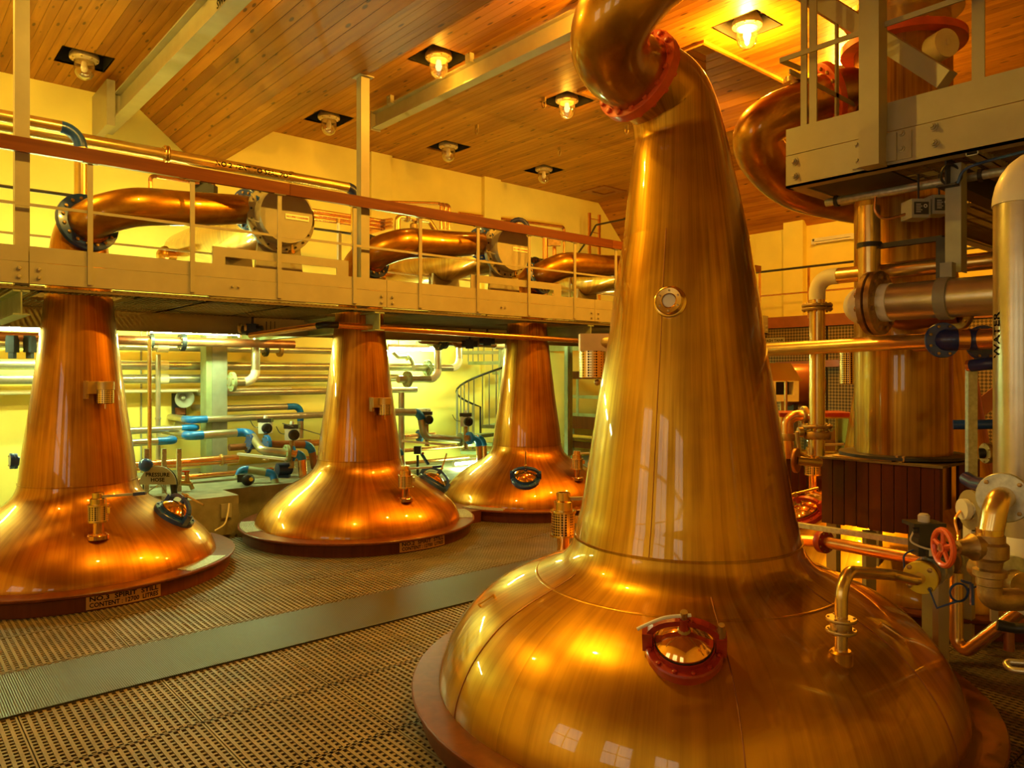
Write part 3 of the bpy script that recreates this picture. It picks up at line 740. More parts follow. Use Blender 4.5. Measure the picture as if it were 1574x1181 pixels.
u, v, w = manway(big, p, n, 'red_paint', .148, 0.0)
q = p + n * .215
lr = -RGT * .86 - UP * .30 + n * .05
part(big, 'tommy_bar', 'white_plastic', lambda b: b.sweep(catmull([q + RGT * .03, q - RGT * .08 - UP * .01, q - RGT * .17 - UP * .045, q - RGT * .2 - UP * .06], [.008] * 4, 5)[0], .008, 8))
part(big, 'hinge_bolt', 'brass_dull', lambda b: b.lathe([(.02, 0), (.02, .05), (.014, .06), (.014, .085)], p + u * (.155 if u.dot(RGT) > 0 else -.155) + n * .09, n, 10))
# sight glass
p, n = surface_at(WA_NECK, (WX, WY), 1030, 469)
sg = part(big, 'sight_glass_ring', 'brass', lambda b: (b.lathe([(.085, -.03), (.085, .012), (.076, .018)], p, n, 32), b.lathe([(.072, .0), (.072, .05), (.066, .056), (.066, .046), (.04, .044), (.036, .05), (.036, .03)], p, n, 32, False)))
part(sg, 'bolt_ring', 'brass_dull', lambda b: b.bolts(p + n * .046, n, .053, 6, .006, .005), kind='stuff')
part(big, 'sight_glass', 'white_plastic', lambda b: b.lathe([(.036, .034), (.034, .04), (.001, .042)], p, n, 24))
# two little lifting bars on the shoulder
for (ax, ay), (bx, by) in (((737, 933), (763, 918)), ((1354, 963), (1391, 990))):
    pa, na = surface_at(WASH, (WX, WY), ax, ay); pb, nb = surface_at(WASH, (WX, WY), bx, by)
    part(big, 'lug_bar', 'brass', lambda b: (b.bar(pa + na * .018, pb + nb * .018, .012, .008, na), b.cyl(pa, pa + na * .02, .007, None, 8), b.cyl(pb, pb + nb * .02, .007, None, 8)))
# vertical seams of the copper sheets
WS = smooth_profile(WASH, 4)
for px0, py0 in ((1118, 1010), (742, 1000), (1330, 960)):
    ps, ns = surface_at(WASH, (WX, WY), px0, py0); az = math.atan2(ps.y - WY, ps.x - WX)
    part(big, 'sheet_seam', 'dark_copper_pipe', lambda b: b.sweep([Vector((WX + (r + .001) * math.cos(az), WY + (r + .001) * math.sin(az), z)) for r, z in WS[4:-8]], .0035, 6))
NS = smooth_profile(WA_NECK, 4)
ps, ns = surface_at(WA_NECK, (WX, WY), 1010, 600); az = math.atan2(ps.y - WY, ps.x - WX)
part(big, 'sheet_seam', 'dark_copper_pipe', lambda b: b.sweep([Vector((WX + (r + .0005) * math.cos(az), WY + (r + .0005) * math.sin(az), z)) for r, z in NS], .0025, 6))
# relief valve behind the left shoulder
a = math.radians(118); rr = .86
relief_valve(big, Vector((3.456, 3.49, .655)), (RGT).normalized(), .42)
# punched cup and box behind the neck
a0 = W(912, 545, 4.75)
cb = part(big, 'cup_bracket', 'cream_board', lambda b: b.obox(W(915, 527, 4.72), RGT * .10, FWD * .06, UP * .055), False)
part(big, 'punched_cup', 'brass_perforated', lambda b: b.lathe([(.06, -.17), (.08, -.165), (.08, 0)], W(910, 540, 4.72), UP, 24))
part(big, 'drip_pin', 'brass_dull', lambda b: (b.cyl(W(918, 586, 4.72), W(918, 566, 4.72), .006, None, 6), b.sphere(W(918, 588, 4.72), .02)))
part(big, 'cup_arm', 'brass_dull', lambda b: b.cyl(W(920, 527, 4.72), Vector((WX, WY, W(920, 527, 4.72).z)), .04, None, 12))
plinth('wide dark wood plinth with brass-lipped rim around the big foreground still', WX, WY, 1.39, 1.56, .15, None, 'curved wooden still plinths')

# ------------------------------------------------------------------ the walkway over the spirit stills
YW, ZT, ZS, ZF, ZD = 7.30, 2.92, 2.79, 2.61, 2.575     # front plane, toe-board top, seam, fascia bottom, deck grating
wk = thing('walkway', 'long cream steel walkway crossing above the three spirit stills', 'walkway', (4.5, 8.2, 2.35))
JX = [-1.6, 1.02, 4.44, 7.86, 11.28, 12.5]
for a, c in zip(JX[:-1], JX[1:]):
    f = part(wk, 'fascia_beam', 'cream_steel', lambda b: (b.box(a + .003, c - .003, YW, YW + .014, ZF, ZS - .004), b.box(a + .003, c - .003, YW + .014, YW + .07, ZF, ZF + .012)), False)
    part(f, 'splice_bolts', 'cream_steel', lambda b: [b.lathe([(.017, 0), (.017, .012), (.010, .02)], (x, YW, z), (0, -1, 0), 6) for x in (a + .07, c - .07) for z in (ZF + .05, ZF + .12)], kind='stuff')
    part(wk, 'toe_board', 'cream_steel', lambda b: b.box(a + .003, c - .003, YW + .002, YW + .012, ZS, ZT), False)
    m = (a + c) / 2
    part(f, 'stud', 'cream_steel', lambda b: [b.lathe([(.012, 0), (.012, .015), (.008, .022)], (m + q, YW, ZF + .1), (0, -1, 0), 6) for q in (-.03, .03)], kind='stuff')
for a, c in ((2.52, 3.97), (5.65, 7.21)):
    part(wk, 'kick_frame', 'cream_steel', lambda b: (b.box(a, c, YW + .02, YW + .032, 3.0, 3.09), b.box(a, a + .12, YW + .02, YW + .032, ZT - .02, 3.0), b.box(c - .14, c, YW + .02, YW + .032, ZT - .02, 3.0)), False)
part(wk, 'rear_beam', 'cream_steel', lambda b: (b.box(-1.6, 12.5, 9.10, 9.115, 2.34, 2.60), b.box(-1.6, 12.5, 9.06, 9.16, 2.34, 2.352)), False)
part(wk, 'rear_toe_board', 'cream_steel', lambda b: b.box(-1.6, 12.5, 9.09, 9.10, 2.60, 2.78), False)
for x in (.97, 4.36, 7.8, 11.2):
    part(wk, 'cross_beam', 'green_steel', lambda b: (b.box(x - .006, x + .006, YW + .02, YB, 2.36, 2.55), b.box(x - .06, x + .06, YW + .02, YB, 2.348, 2.36), b.box(x - .06, x + .06, YW + .02, YB, 2.54, 2.555)), False)
def deck(b, x0, x1, y0, y1):
    n = max(2, int((x1 - x0) / .048))
    for i in range(n + 1):
        x = x0 + (x1 - x0) * i / n; b.box(x - .005, x + .005, y0, y1, ZD - .02, ZD + .015)
    k = max(1, int((y1 - y0) / .1))
    for i in range(k + 1):
        y = y0 + (y1 - y0) * i / k; b.box(x0, x1, y - .006, y + .006, ZD - .014, ZD + .01)
    for x in (x0, x1): b.box(x - .006, x + .006, y0, y1, ZD - .018, ZD + .015)
edges = [-1.6, -.7, .2]
for sx in (1.5, 4.43, 7.1): edges += [sx - .38, sx + .38]
edges = sorted(edges + [2.5, 5.4, 3.3, 6.1, 8.3, 9.1, 9.9, 10.7, 11.5, 12.5])
for a, c in zip(edges[:-1], edges[1:]):
    if any(abs((a + c) / 2 - sx) < .05 for sx in (1.5, 4.43, 7.1)):
        part(wk, 'deck_grating', 'deck_steel', lambda b: deck(b, a, c, YW + .03, 7.53), False, 'stuff')
        part(wk, 'deck_grating', 'deck_steel', lambda b: deck(b, a, c, 8.27, 9.09), False, 'stuff')
    else:
        part(wk, 'deck_grating', 'deck_steel', lambda b: deck(b, a, c, YW + .03, 9.09), False, 'stuff')
rl = thing('walkway_railing', 'front walkway railing with broad brown wooden handrail and cream posts', 'railing', (4.5, YW, ZF))
PX = [1.469 + .854 * k for k in range(-3, 13)]
for a, c in zip([-1.6, 3.28, 8.2], [3.275, 8.195, 12.2]):
    part(rl, 'handrail', 'handrail_wood', lambda b: b.box(a, c, YW - .035, YW + .01, 3.685, 3.804), False)
for x in PX: part(rl, 'post', 'cream_steel', lambda b: (b.box(x - .021, x + .021, YW - .014, YW, ZF + .02, 3.685), b.box(x - .06, x + .06, YW - .03, YW + .005, 3.678, 3.685)), False)
for a, c in zip(PX[:-1], PX[1:]): part(rl, 'mid_rail', 'cream_steel', lambda b: b.box(a, c, YW - .002, YW + .008, 3.25, 3.275), False)
rr = thing('rear_railing', 'thin dark handrail on cream posts along the back of the walkway', 'railing', (4.5, 9.095, 2.78))
part(rr, 'handrail', 'iron_dark', lambda b: b.cyl((-1.6, 9.095, 3.76), (12.4, 9.095, 3.76), .017, None, 10))
for k in range(10): part(rr, 'post', 'cream_steel', lambda b: b.box(-1.0 + 1.45 * k - .02, -1.0 + 1.45 * k + .02, 9.08, 9.088, 2.62, 3.75), False)
for z in (3.28, 3.0): part(rr, 'mid_rail', 'cream_steel', lambda b: b.box(-1.6, 12.4, 9.086, 9.096, z, z + .025), False)
for k, (px, zt, lab) in enumerate(((33, ZC, 'tall cream steel hanger post at the left frame edge'), (558, ZB, 'tall cream steel hanger post rising from walkway to the ceiling valley'))):
    p = onY(px, 300, 7.40); w = .105
    tag(part(None, 'hanger_post', 'cream_steel', lambda b: (b.box(p.x - w / 2, p.x + w / 2, 7.40 - w / 2, 7.40 + w / 2, 2.60, zt), b.box(p.x - .09, p.x + .09, 7.31, 7.49, zt - .012, zt)), False), lab, 'post')

# ------------------------------------------------------------------ horizontal condensers
for k, (x, sign, lab) in enumerate(((3.32, 'NO.3 SPIRIT CONDENSER', 'cream-ended copper condenser behind the left part of the walkway railing'),
                              (6.45, 'NO.2 SPIRIT CONDENSER', 'cream-ended copper condenser at the middle of the walkway, right of the tall post'),
                              (9.45, None, 'copper condenser farthest along the walkway, mostly hidden by the big neck'))):
    zc = 3.51; t = thing('condenser', lab, 'condenser', (x, 9.0, 2.6), 'condensers on the walkway')
    part(t, 'shell', 'copper_column', lambda b: b.lathe([(.29, 0), (.29, 3.1), (.26, 3.2), (.15, 3.27), (.01, 3.3)], (x, 7.62, zc), (0, 1, 0), 40))
    fl_ = part(t, 'end_flange', 'cream_steel', lambda b: b.lathe([(.37, 0), (.37, .05)], (x, 7.56, zc), (0, 1, 0), 40))
    part(fl_, 'bolt_ring', 'iron_dark', lambda b: b.bolts((x, 7.56, zc), (0, -1, 0), .335, 20, .012, .014), kind='stuff')
    cv = part(t, 'end_cover', 'cream_steel', lambda b: b.lathe([(.285, 0), (.29, .01), (.30, .13)], (x, 7.43, zc), (0, 1, 0), 40))
    part(cv, 'hinge', 'cream_steel', lambda b: (b.bar((x - .30, 7.5, zc + .12), (x - .33, 7.55, zc + .2), .015, .015), b.bar((x - .28, 7.47, zc - .1), (x - .36, 7.55, zc - .06), .012, .012)), False)
    part(t, 'saddle', 'cream_steel', lambda b: b.add([(x - .3, 7.62, 2.6), (x + .3, 7.62, 2.6), (x + .22, 7.62, zc - .16), (x - .22, 7.62, zc - .16), (x - .3, 7.66, 2.6), (x + .3, 7.66, 2.6), (x + .22, 7.66, zc - .16), (x - .22, 7.66, zc - .16)], [(3, 2, 1, 0), (4, 5, 6, 7), (0, 1, 5, 4), (1, 2, 6, 5), (2, 3, 7, 6), (3, 0, 4, 7)]), False)
    part(t, 'saddle', 'cream_steel', lambda b: b.add([(x - .3, 8.95, 2.6), (x + .3, 8.95, 2.6), (x + .22, 8.95, zc - .16), (x - .22, 8.95, zc - .16), (x - .3, 9.0, 2.6), (x + .3, 9.0, 2.6), (x + .22, 9.0, zc - .16), (x - .22, 9.0, zc - .16)], [(3, 2, 1, 0), (4, 5, 6, 7), (0, 1, 5, 4), (1, 2, 6, 5), (2, 3, 7, 6), (3, 0, 4, 7)]), False)
    part(t, 'drain_cock', 'brass', lambda b: (b.cyl((x + .08, 7.5, zc - .36), (x + .08, 7.5, zc - .27), .014, None, 8), b.cyl((x + .08, 7.46, zc - .36), (x + .08, 7.54, zc - .36), .022, None, 10)))
    part(t, 'side_nozzle', 'copper_arm', lambda b: b.lathe([(.10, 0), (.10, .1), (.13, .1), (.13, .13), (.11, .16), (.06, .2), (.001, .21)], (x - .28, 10.3, zc - .12), (-1, -.15, 0), 24))
    if sign:
        pl = part(t, 'nameplate', 'sign_yellow', lambda b: b.box(x - .02, x + .24, 7.424, 7.43, zc - .035, zc + .02), False)
        vs, fs = text_geo(sign, .026); b = MB(); b.add([(x + .11 + q[0] * .82, 7.4222, zc - .0075 + q[1]) for q in vs], fs); b.build('lettering', 'red_ink', pl, False)

# ------------------------------------------------------------------ pipes above the walkway
def run_y(name, label, y, pix, r, mat, **k): return pipe(name, label, [onY(px, py, y) for px, py in pix], r, mat, **k)
zv = 4.32; vp = onY(547, 290, 8.9)
vent = pipe('vent_pipe', 'long brass vent pipe lettered in black above the wooden handrail', [(-1.6, 8.9, zv), (vp.x, 8.9, zv), (vp.x, 8.9, 2.62)], .068, 'brass_pipe', .12, {0: 'navy_paint'}, flanges=())
x1 = onY(255, 240, 8.9).x
flange(vent, (x1 - .015, 8.9, zv), (1, 0, 0), .105, .022, 'brass', 8, 'coupling'); flange(vent, (x1 + .015, 8.9, zv), (1, 0, 0), .105, .022, 'brass', 8, 'coupling')
x2 = onY(447, 270, 8.9).x
part(vent, 'clamp', 'brass', lambda b: b.ring((x2 - .02, 8.9, zv), (1, 0, 0), .06, .075, .04, 20))
x3 = onY(328, 256, 8.9).x; up_a = -.12
def on_pipe(u, v):
    a = up_a + v / .0685; return Vector((x3 + u, 8.9 - .0695 * math.cos(a), zv + .0695 * math.sin(a)))
lettering(vent, 'NO 2 VENT TO SEAL POT', .082, on_pipe, 'ink', 'LEFT')
xa = onY(124, 250, 8.4).x; za = 4.27
pipe('vent_pipe', 'upper brass pipe at far left ending in a blue bend and vertical silver drop', [(-1.6, 8.4, za), (xa, 8.4, za), (xa, 8.4, 3.55)], .058, 'brass_pipe', .17, {0: 'blue_paint'}, flanges=[((xa, 8.4, 3.56), UP, .11, .03, 'blue_paint', 6)])
pipe('copper_tube', 'thin copper tube with dark elbow between left bend and first condenser', [onY(231, 345, 9.3), onY(231, 270, 9.3), onY(330, 285, 9.3)], .022, 'copper_pipe', .05, {0: 'dark_copper_pipe'}, ext=.02)
for k in range(3):
    o = Vector((.085 * k, 0, 0)); base_ = onY(678, 352, 10.4) + o
    pipe('copper_tube', ['left', 'middle', 'right'][k] + ' of three thin copper tubes bent over behind the handrail', [base_, onY(678, 313, 10.4) + o, onY(678, 313, 10.4) + o + Vector((-.9 , .5, -.02))], .026, 'copper_pipe', .05, {0: 'dark_copper_pipe'}, 'three bent copper tubes')
for k in range(3):
    z = onY(575, 338 + 6 * k, 10.2).z; x0_ = onY(470, 338, 10.2).x; x1_ = onY(588, 345, 10.2).x
    pipe('copper_tube', ['top', 'middle', 'bottom'][k] + ' of three stacked copper tubes behind the tall post', [(x0_ - .6, 10.2, z), (x1_, 10.2, z), (x1_ + .35, 10.5, z + .12), (x1_ + .35, YB - .003, z + .14)], .028, 'copper_pipe', .05, {0: 'dark_copper_pipe'}, 'stacked copper tubes', ext=.03)
pipe('brass_valve_pipe', 'brass pipe with valves standing behind the second lyne arm', [onY(611, 392, 9.9), onY(611, 333, 9.9), onY(660, 340, 9.9), onY(672, 360, 9.9)], .045, 'brass_pipe', .07, flanges=[(onY(625, 334, 9.9), (1, 0, 0), .075, .05, 'cast_bronze', 6), (onY(640, 336, 9.9), (1, 0, 0), .075, .04, 'cast_bronze', 6)])
gv = thing('gate_valve', 'small brass gate valve on upright stem behind the second lyne arm', 'valve', onY(636, 395, 9.9))
part(gv, 'stem', 'brass_dull', lambda b: b.cyl(onY(636, 400, 9.9), onY(636, 342, 9.9), .016, None, 8))
part(gv, 'body', 'cast_bronze', lambda b: b.lathe([(.03, -.05), (.06, -.03), (.06, .03), (.03, .05)], onY(636, 348, 9.9), UP, 12))
part(gv, 'handwheel', 'cast_bronze', lambda b: (b.ring(onY(636, 340, 9.9), UP, .05, .065, .014, 16), b.bar(onY(636, 340, 9.9) - RGT * .055, onY(636, 340, 9.9) + RGT * .055, .01, .01)))
pipe('copper_tube', 'long copper tube on the back wall right of the bent tubes', [onY(705, 328, 11.77), onY(866, 349, 11.77), onY(868, 362, 11.77)], .03, 'copper_pipe', .06, {0: 'dark_copper_pipe'})
nb = pipe('return_bend', 'thick copper return bend with dark rubber ring above second condenser', [onY(740, 352, 9.2), onY(790, 345, 8.6), onY(806, 372, 8.4)], .075, 'copper_arm', .15)
part(nb, 'ring', 'navy_paint', lambda b: b.sweep([onY(797, 352, 8.45) + (RGT * math.cos(a) + UP * math.sin(a)) * .14 for a in [math.radians(-20 + 220 * i / 12) for i in range(13)]], .035, 10))
part(nb, 'plug', 'white_plastic', lambda b: b.cyl(onY(797, 352, 8.45), onY(797, 352, 8.40), .09, None, 16))
dm = thing('damper_motor', 'black valve actuator above the first lyne arm, under the handrail', 'valve', onY(316, 312, 9.0))
part(dm, 'housing', 'black', lambda b: (b.obox(onY(316, 292, 9.0), RGT * .12, FWD * .06, UP * .05), b.obox(onY(316, 287, 9.0), RGT * .05, FWD * .05, UP * .07)), False)
part(dm, 'stem', 'cast_bronze', lambda b: b.cyl(onY(316, 312, 9.0), onY(316, 296, 9.0), .03, None, 10))
# more vertical tubes between the condensers
for k, (px, y0, y1, r, m, lab) in enumerate(((838, 365, 410, .05, 'copper_pipe', 'stout copper upright tube right of second condenser'), (852, 372, 412, .035, 'copper_pipe', 'slim copper upright tube with dark valve right of second condenser'),
        (867, 372, 412, .02, 'copper_pipe', 'thinnest copper upright tube right of second condenser'), (520, 343, 400, .02, 'white_plastic', 'pale thin upright tube right of first condenser'))):
    a, c = onY(px, y1, 9.6), onY(px, y0, 9.6); a.z = min(a.z, 2.55)
    t = thing('upright_tube', lab, 'pipe', a); part(t, 'tube', m, lambda b: b.cyl(a, c, r, None, 12)); part(t, 'collar', 'cast_bronze', lambda b: b.cyl(c, c + UP * .06, r * 1.5, None, 12))
t = thing('stop_valve', 'dark bronze valve head on tube right of second condenser', 'valve', onY(852, 380, 9.5)); part(t, 'body', 'cast_bronze', lambda b: (b.obox(onY(852, 373, 9.5), RGT * .11, FWD * .05, UP * .06), b.cyl(onY(852, 373, 9.5), onY(852, 366, 9.5), .04, None, 10)))
# ladder and stair rail by the back wall
ld_ = thing('wall_ladder', 'copper-coloured vertical ladder with rungs left of the big neck', 'ladder', onY(913, 410, 11.4))
xa_, xb_ = onY(906, 350, 11.4).x, onY(921, 350, 11.4).x
for x in (xa_, xb_): part(ld_, 'stile', 'copper_pipe', lambda b: b.box(x - .03, x + .03, 11.38, 11.42, 2.6, ZC - .4), False)
for k in range(9): part(ld_, 'rung', 'copper_pipe', lambda b: b.cyl((xa_, 11.4, 2.9 + .3 * k), (xb_, 11.4, 2.9 + .3 * k), .012, None, 6))
sr = [onY(880, 402, 9.6), onY(906, 365, 9.6), onY(916, 346, 9.6), onY(965, 336, 9.6)]
tag(part(None, 'stair_rail', 'iron_dark', lambda b: b.sweep(fillet(sr, .1)[0], .018, 8)), 'thin dark stair handrail rising left of the big neck', 'railing')
# long pipes hung under the walkway front
z0 = onY(520, 498, 7.5).z
pipe('spirit_line', 'long copper pipe slung below the walkway front past the middle neck', [onY(385, 516, 8.6), onY(502, 499, 7.5), onY(905, 525, 7.5)], .036, 'copper_pipe', .1, {0: 'black'}, ext=.06)

# ------------------------------------------------------------------ under the walkway: tubes, pipework on the back wall
def tube_light(label, a, c, hanger=0.0):
    """fluorescent batten: housing, end caps, glowing tube"""
    a, c = Vector(a), Vector(c); t = thing('fluorescent_lamp', label, 'lamp', (a + c) / 2 - UP * .04, 'fluorescent tubes')
    n = (c - a).normalized()
    part(t, 'housing', 'white_plastic', lambda b: b.bar(a + UP * .055, c + UP * .055, .06, .05), False)
    part(t, 'end_cap', 'white_plastic', lambda b: b.obox(a - n * .015, n * .015, n.cross(UP) * .025, UP * .045), False)
    part(t, 'end_cap', 'white_plastic', lambda b: b.obox(c + n * .015, n * .015, n.cross(UP) * .025, UP * .045), False)
    part(t, 'tube', 'tube_glow', lambda b: b.cyl(a, c, .022, None, 12))
    if hanger:
        for q in (.2, .8): part(t, 'hanger', 'iron_dark', lambda b: b.cyl(a.lerp(c, q) + UP * .08, a.lerp(c, q) + UP * (.08 + hanger), .008, None, 6))
    return t
tube_light('greenish fluorescent tube above the grey pipes between left and middle stills', (2.75, 10.3, 2.41), (3.9, 10.3, 2.41), .12)
tube_light('bright white fluorescent tube right of the middle still neck', (6.9, 11.3, 2.30), (7.94, 11.3, 2.30), .2)
tube_light('short fluorescent tube right of the farthest still neck', (9.3, 9.5, 2.45), (10.2, 9.5, 2.45), .06)
tube_light('low glowing tube lamp near floor left of the farthest still', (7.7, 10.45, .30), (8.35, 10.45, .30))
tube_light('added fluorescent tube below walkway beyond the left frame edge', (-.6, 10.3, 2.41), (.55, 10.3, 2.41), .12)  # added out-of-view tube to brighten the lower left wall
tube_light('added fluorescent tube below walkway behind the leftmost still neck', (1.2, 10.9, 2.41), (2.3, 10.9, 2.41), .12)  # another added tube, lifting the lower wall behind the still

for k, xa in enumerate((-.6, 1.9, 4.7, 7.6, 10.0)):  # added fill lamps, hidden behind the rear toe board to brighten the upper wall
    a, c = Vector((xa, 9.22, 2.72)), Vector((xa + 1.2, 9.22, 2.72))
    t = thing('added_wall_fill', ['added warm fill batten behind walkway beyond left frame edge', 'added warm fill batten behind walkway beside the first condenser', 'added warm fill batten behind walkway right of tall post',
              'added warm fill batten behind walkway past the second condenser', 'added warm fill batten behind walkway hidden by the big neck'][k], 'lamp', (xa + .6, 9.16, 2.64), 'added warm fill lamps brightening the back wall')
    part(t, 'tray', 'cream_steel', lambda b: (b.box(xa - .03, xa + 1.23, 9.115, 9.27, 2.655, 2.665), b.box(xa - .03, xa + 1.23, 9.12, 9.16, 2.665, 2.70)), False)
    for q in (a - Vector((.03, 0, 0)), c): part(t, 'end_cap', 'white_plastic', lambda b: b.box(q.x, q.x + .03, 9.19, 9.25, 2.665, 2.75), False)
    part(t, 'tube', 'wall_fill_glow', lambda b: b.cyl(a, c, .018, None, 10))
def wall_run(label, y, z, x0, x1, r, mat, **k): return pipe('wall_pipe', label, [(x0, y, z), (x1, y, z)], r, mat, **k)
def X(px, y): return onY(px, 575, y).x
wall_run('dark upper pipe just below the fluorescent tube on back wall', 10.6, 2.30, -1.5, X(452, 10.6), .06, 'dark_copper_pipe', flanges=[((X(280, 10.6), 10.6, 2.30), (1, 0, 0), .13, .06, 'black', 8), ((X(232, 10.6), 10.6, 2.30), (1, 0, 0), .10, .05, 'iron_dark', 0)])
t1 = wall_run('grey pipe with yellow sleeve, highest of three thick ones on back wall', 11.35, 2.24, -1.5, 6.0, .055, 'steel_pipe', flanges=[((X(336, 11.35), 11.35, 2.24), (1, 0, 0), .09, .02, 'brass_dull', 0), ((X(430, 11.35), 11.35, 2.24), (1, 0, 0), .11, .05, 'cast_bronze', 6), ((X(408, 11.35), 11.35, 2.24), (1, 0, 0), .11, .05, 'iron_dark', 6)])
t2 = wall_run('grey pipe with green flange, middle of three thick ones on back wall', 11.35, 1.98, -1.5, X(664, 11.35), .066, 'steel_pipe', flanges=[((X(342, 11.35), 11.35, 1.98), (1, 0, 0), .13, .05, 'green_steel', 8)])
t3 = wall_run('grey pipe, lowest of three thick ones, flanged beside white elbow', 11.35, 1.79, -1.5, X(612, 11.35), .066, 'steel_pipe')
for t, z in ((t1, 2.24), (t2, 1.98), (t3, 1.79)):
    part(t, 'sleeve', 'cream_lagging', lambda b: b.cyl((X(241, 11.35), 11.35, z), (X(258, 11.35), 11.35, z), .072, None, 16))
wall_run('slim cream pipe below the three thick ones', 11.5, 1.62, -1.5, 5.2, .03, 'cream_lagging')
BL = 'cyan_paint'
def blue_run(label, y, z, pxa, pxb, r, left=True, right=False, bend=None, mat='steel_pipe'):
    xa, xb = X(pxa, y), X(pxb, y); pts = [(xa, y, z), (xb, y, z)]; el = {}
    if left: pts = [(xa, YB - .003, z)] + pts; el[0] = BL
    if right == 'back': pts = pts + [(xb, YB - .003, z)]; el[len(pts) - 3] = BL
    if right == 'down': pts = pts + [(xb, y, z - bend)]; el[len(pts) - 3] = BL
    if right == 'end': pass
    return pipe('blue_elbow_pipe', label, pts, r, mat, r * 2.2, el, 'blue-elbowed pipes on the back wall', ext=.12)
blue_run('top blue-elbowed pipe running behind the middle still', 11.1, 1.58, 322, 640, .05)
blue_run('second blue-elbowed pipe, turning down before the middle still', 11.1, 1.35, 323, 462, .05, True, 'down', .5)
blue_run('third blue-elbowed pipe running behind the middle still neck', 10.9, 1.215, 292, 660, .05)
blue_run('short blue-ended pipe emerging from behind leftmost still neck, upper', 10.9, 1.10, 120, 304, .048, False, 'back')
blue_run('short blue-ended pipe emerging from behind leftmost still neck, lower', 10.6, .965, 100, 270, .05, False, 'back')
y9 = 10.5; a9 = [Vector((X(292, y9), YB - .003, 1.02)), Vector((X(292, y9), y9, 1.02)), onY(383, 664, y9), onY(403, 693, 9.9), onY(440, 697, 9.8)]
pipe('blue_elbow_pipe', 'blue-elbowed pipe bending down to the motor valves left of middle still', a9, .058, 'steel_pipe', .12, {0: BL, 1: BL}, 'blue-elbowed pipes on the back wall', ext=.05,
     flanges=[(onY(441, 697, 9.8), (1, -.1, 0), .12, .05, 'green_steel', 8), (onY(450, 697, 9.8), (1, -.1, 0), .11, .03, BL, 0)])
pipe('blue_elbow_pipe', 'short glossy blue bend dropping from motor valve left of middle still', [onY(448, 697, 9.75), onY(464, 699, 9.7), onY(466, 735, 9.7)], .058, 'copper_pipe', .14, {0: BL}, 'blue-elbowed pipes on the back wall')
pipe('blue_elbow_pipe', 'rear blue bend beside the middle still shoulder', [onY(408, 683, 10.3), onY(478, 684, 10.3), onY(484, 720, 10.3)], .055, 'dark_copper_pipe', .14, {0: BL}, 'blue-elbowed pipes on the back wall', flanges=[(onY(410, 683, 10.3), (1, 0, 0), .13, .05, BL, 8), (onY(384, 679, 10.3), (1, 0, 0), .11, .04, 'blue_paint', 8)])
wall_run('orange copper pipe low on back wall between left and middle stills', 10.2, .70, 1.5, X(365, 10.2), .062, 'copper_pipe', flanges=[((X(340, 10.2), 10.2, .70), (1, 0, 0), .08, .03, 'brass_dull', 0)])
wall_run('thin orange copper pipe just under the thicker one, back wall', 10.1, .52, 2.0, 4.3, .036, 'copper_pipe')
wall_run('red copper pipe behind the motor valves left of middle still', 10.8, .80, X(352, 10.8), 5.2, .05, 'dark_copper_pipe', flanges=[((X(381, 10.8), 10.8, .80), (1, 0, 0), .10, .04, 'navy_paint', 6)])
wall_run('copper pipe low behind the middle still, right side', 10.9, .78, 4.9, 7.6, .05, 'copper_pipe', flanges=[((X(645, 10.9), 10.9, .78), (1, 0, 0), .11, .05, BL, 8)])
wall_run('thin copper pipe low on back wall right of middle still', 10.8, .56, 4.9, 8.2, .035, 'copper_pipe')
wall_run('thinnest copper pipe near floor right of middle still', 10.7, .36, 4.9, 8.2, .03, 'copper_pipe')
wp = tag(part(None, 'pipe_rail', 'white_plastic', lambda b: b.bar(onY(366, 698, 9.9), onY(440, 706, 9.3), .05, .03), False), 'white bar leading to motor valves left of middle still', 'bar')
wp = tag(part(None, 'pipe_rail', 'white_plastic', lambda b: b.bar(onY(618, 678, 9.9), onY(700, 685, 9.6), .05, .03), False), 'white bar leading to motor valves right of middle still', 'bar')
# uprights
def upright(label, px, ya, yb, Y, r, mat, cat='pipe', nm='upright_pipe'):
    a, c = onY(px, yb, Y), onY(px, ya, Y); return tag(part(None, nm, mat, lambda b: b.lathe([(r, 0), (r, (c - a).length * .5), (r * 1.25, (c - a).length * .5), (r * 1.25, (c - a).length * .5 + .03), (r, (c - a).length * .5 + .03), (r, (c - a).length)], a, UP, 12)), label, cat)
upright('slim brass upright pipe right of the leftmost still neck', 230, 522, 712, 10.1, .026, 'brass_pipe')
upright('grey-green upright pipe behind the brass upright', 243, 545, 745, 11.25, .034, 'steel_pipe')
upright('hair-thin grey upright conduit right of leftmost still', 217, 470, 790, 11.785, .012, 'grey_steel')
upright('grey upright pipe right of the middle still', 617, 603, 740, 10.6, .05, 'steel_pipe')
x0, x1 = X(315, 10.95), X(349, 10.95)
cl = thing('steel_column', 'green-grey steel column on back wall behind the horizontal pipes', 'column', ((x0 + x1) / 2, 10.95, 0))
part(cl, 'front_flange', 'grey_steel', lambda b: b.box(x0 + .1, x1, 10.94, 10.955, .43, 2.55), False)
part(cl, 'web', 'green_steel', lambda b: b.box(x0 + .02, x0 + .10, 10.955, 11.2, .43, 2.55), False)
part(cl, 'base_plate', 'grey_steel', lambda b: b.box(x0 - .02, x1 + .04, 10.9, 11.25, .40, .43), False)
x0, x1 = X(1, 1), 0
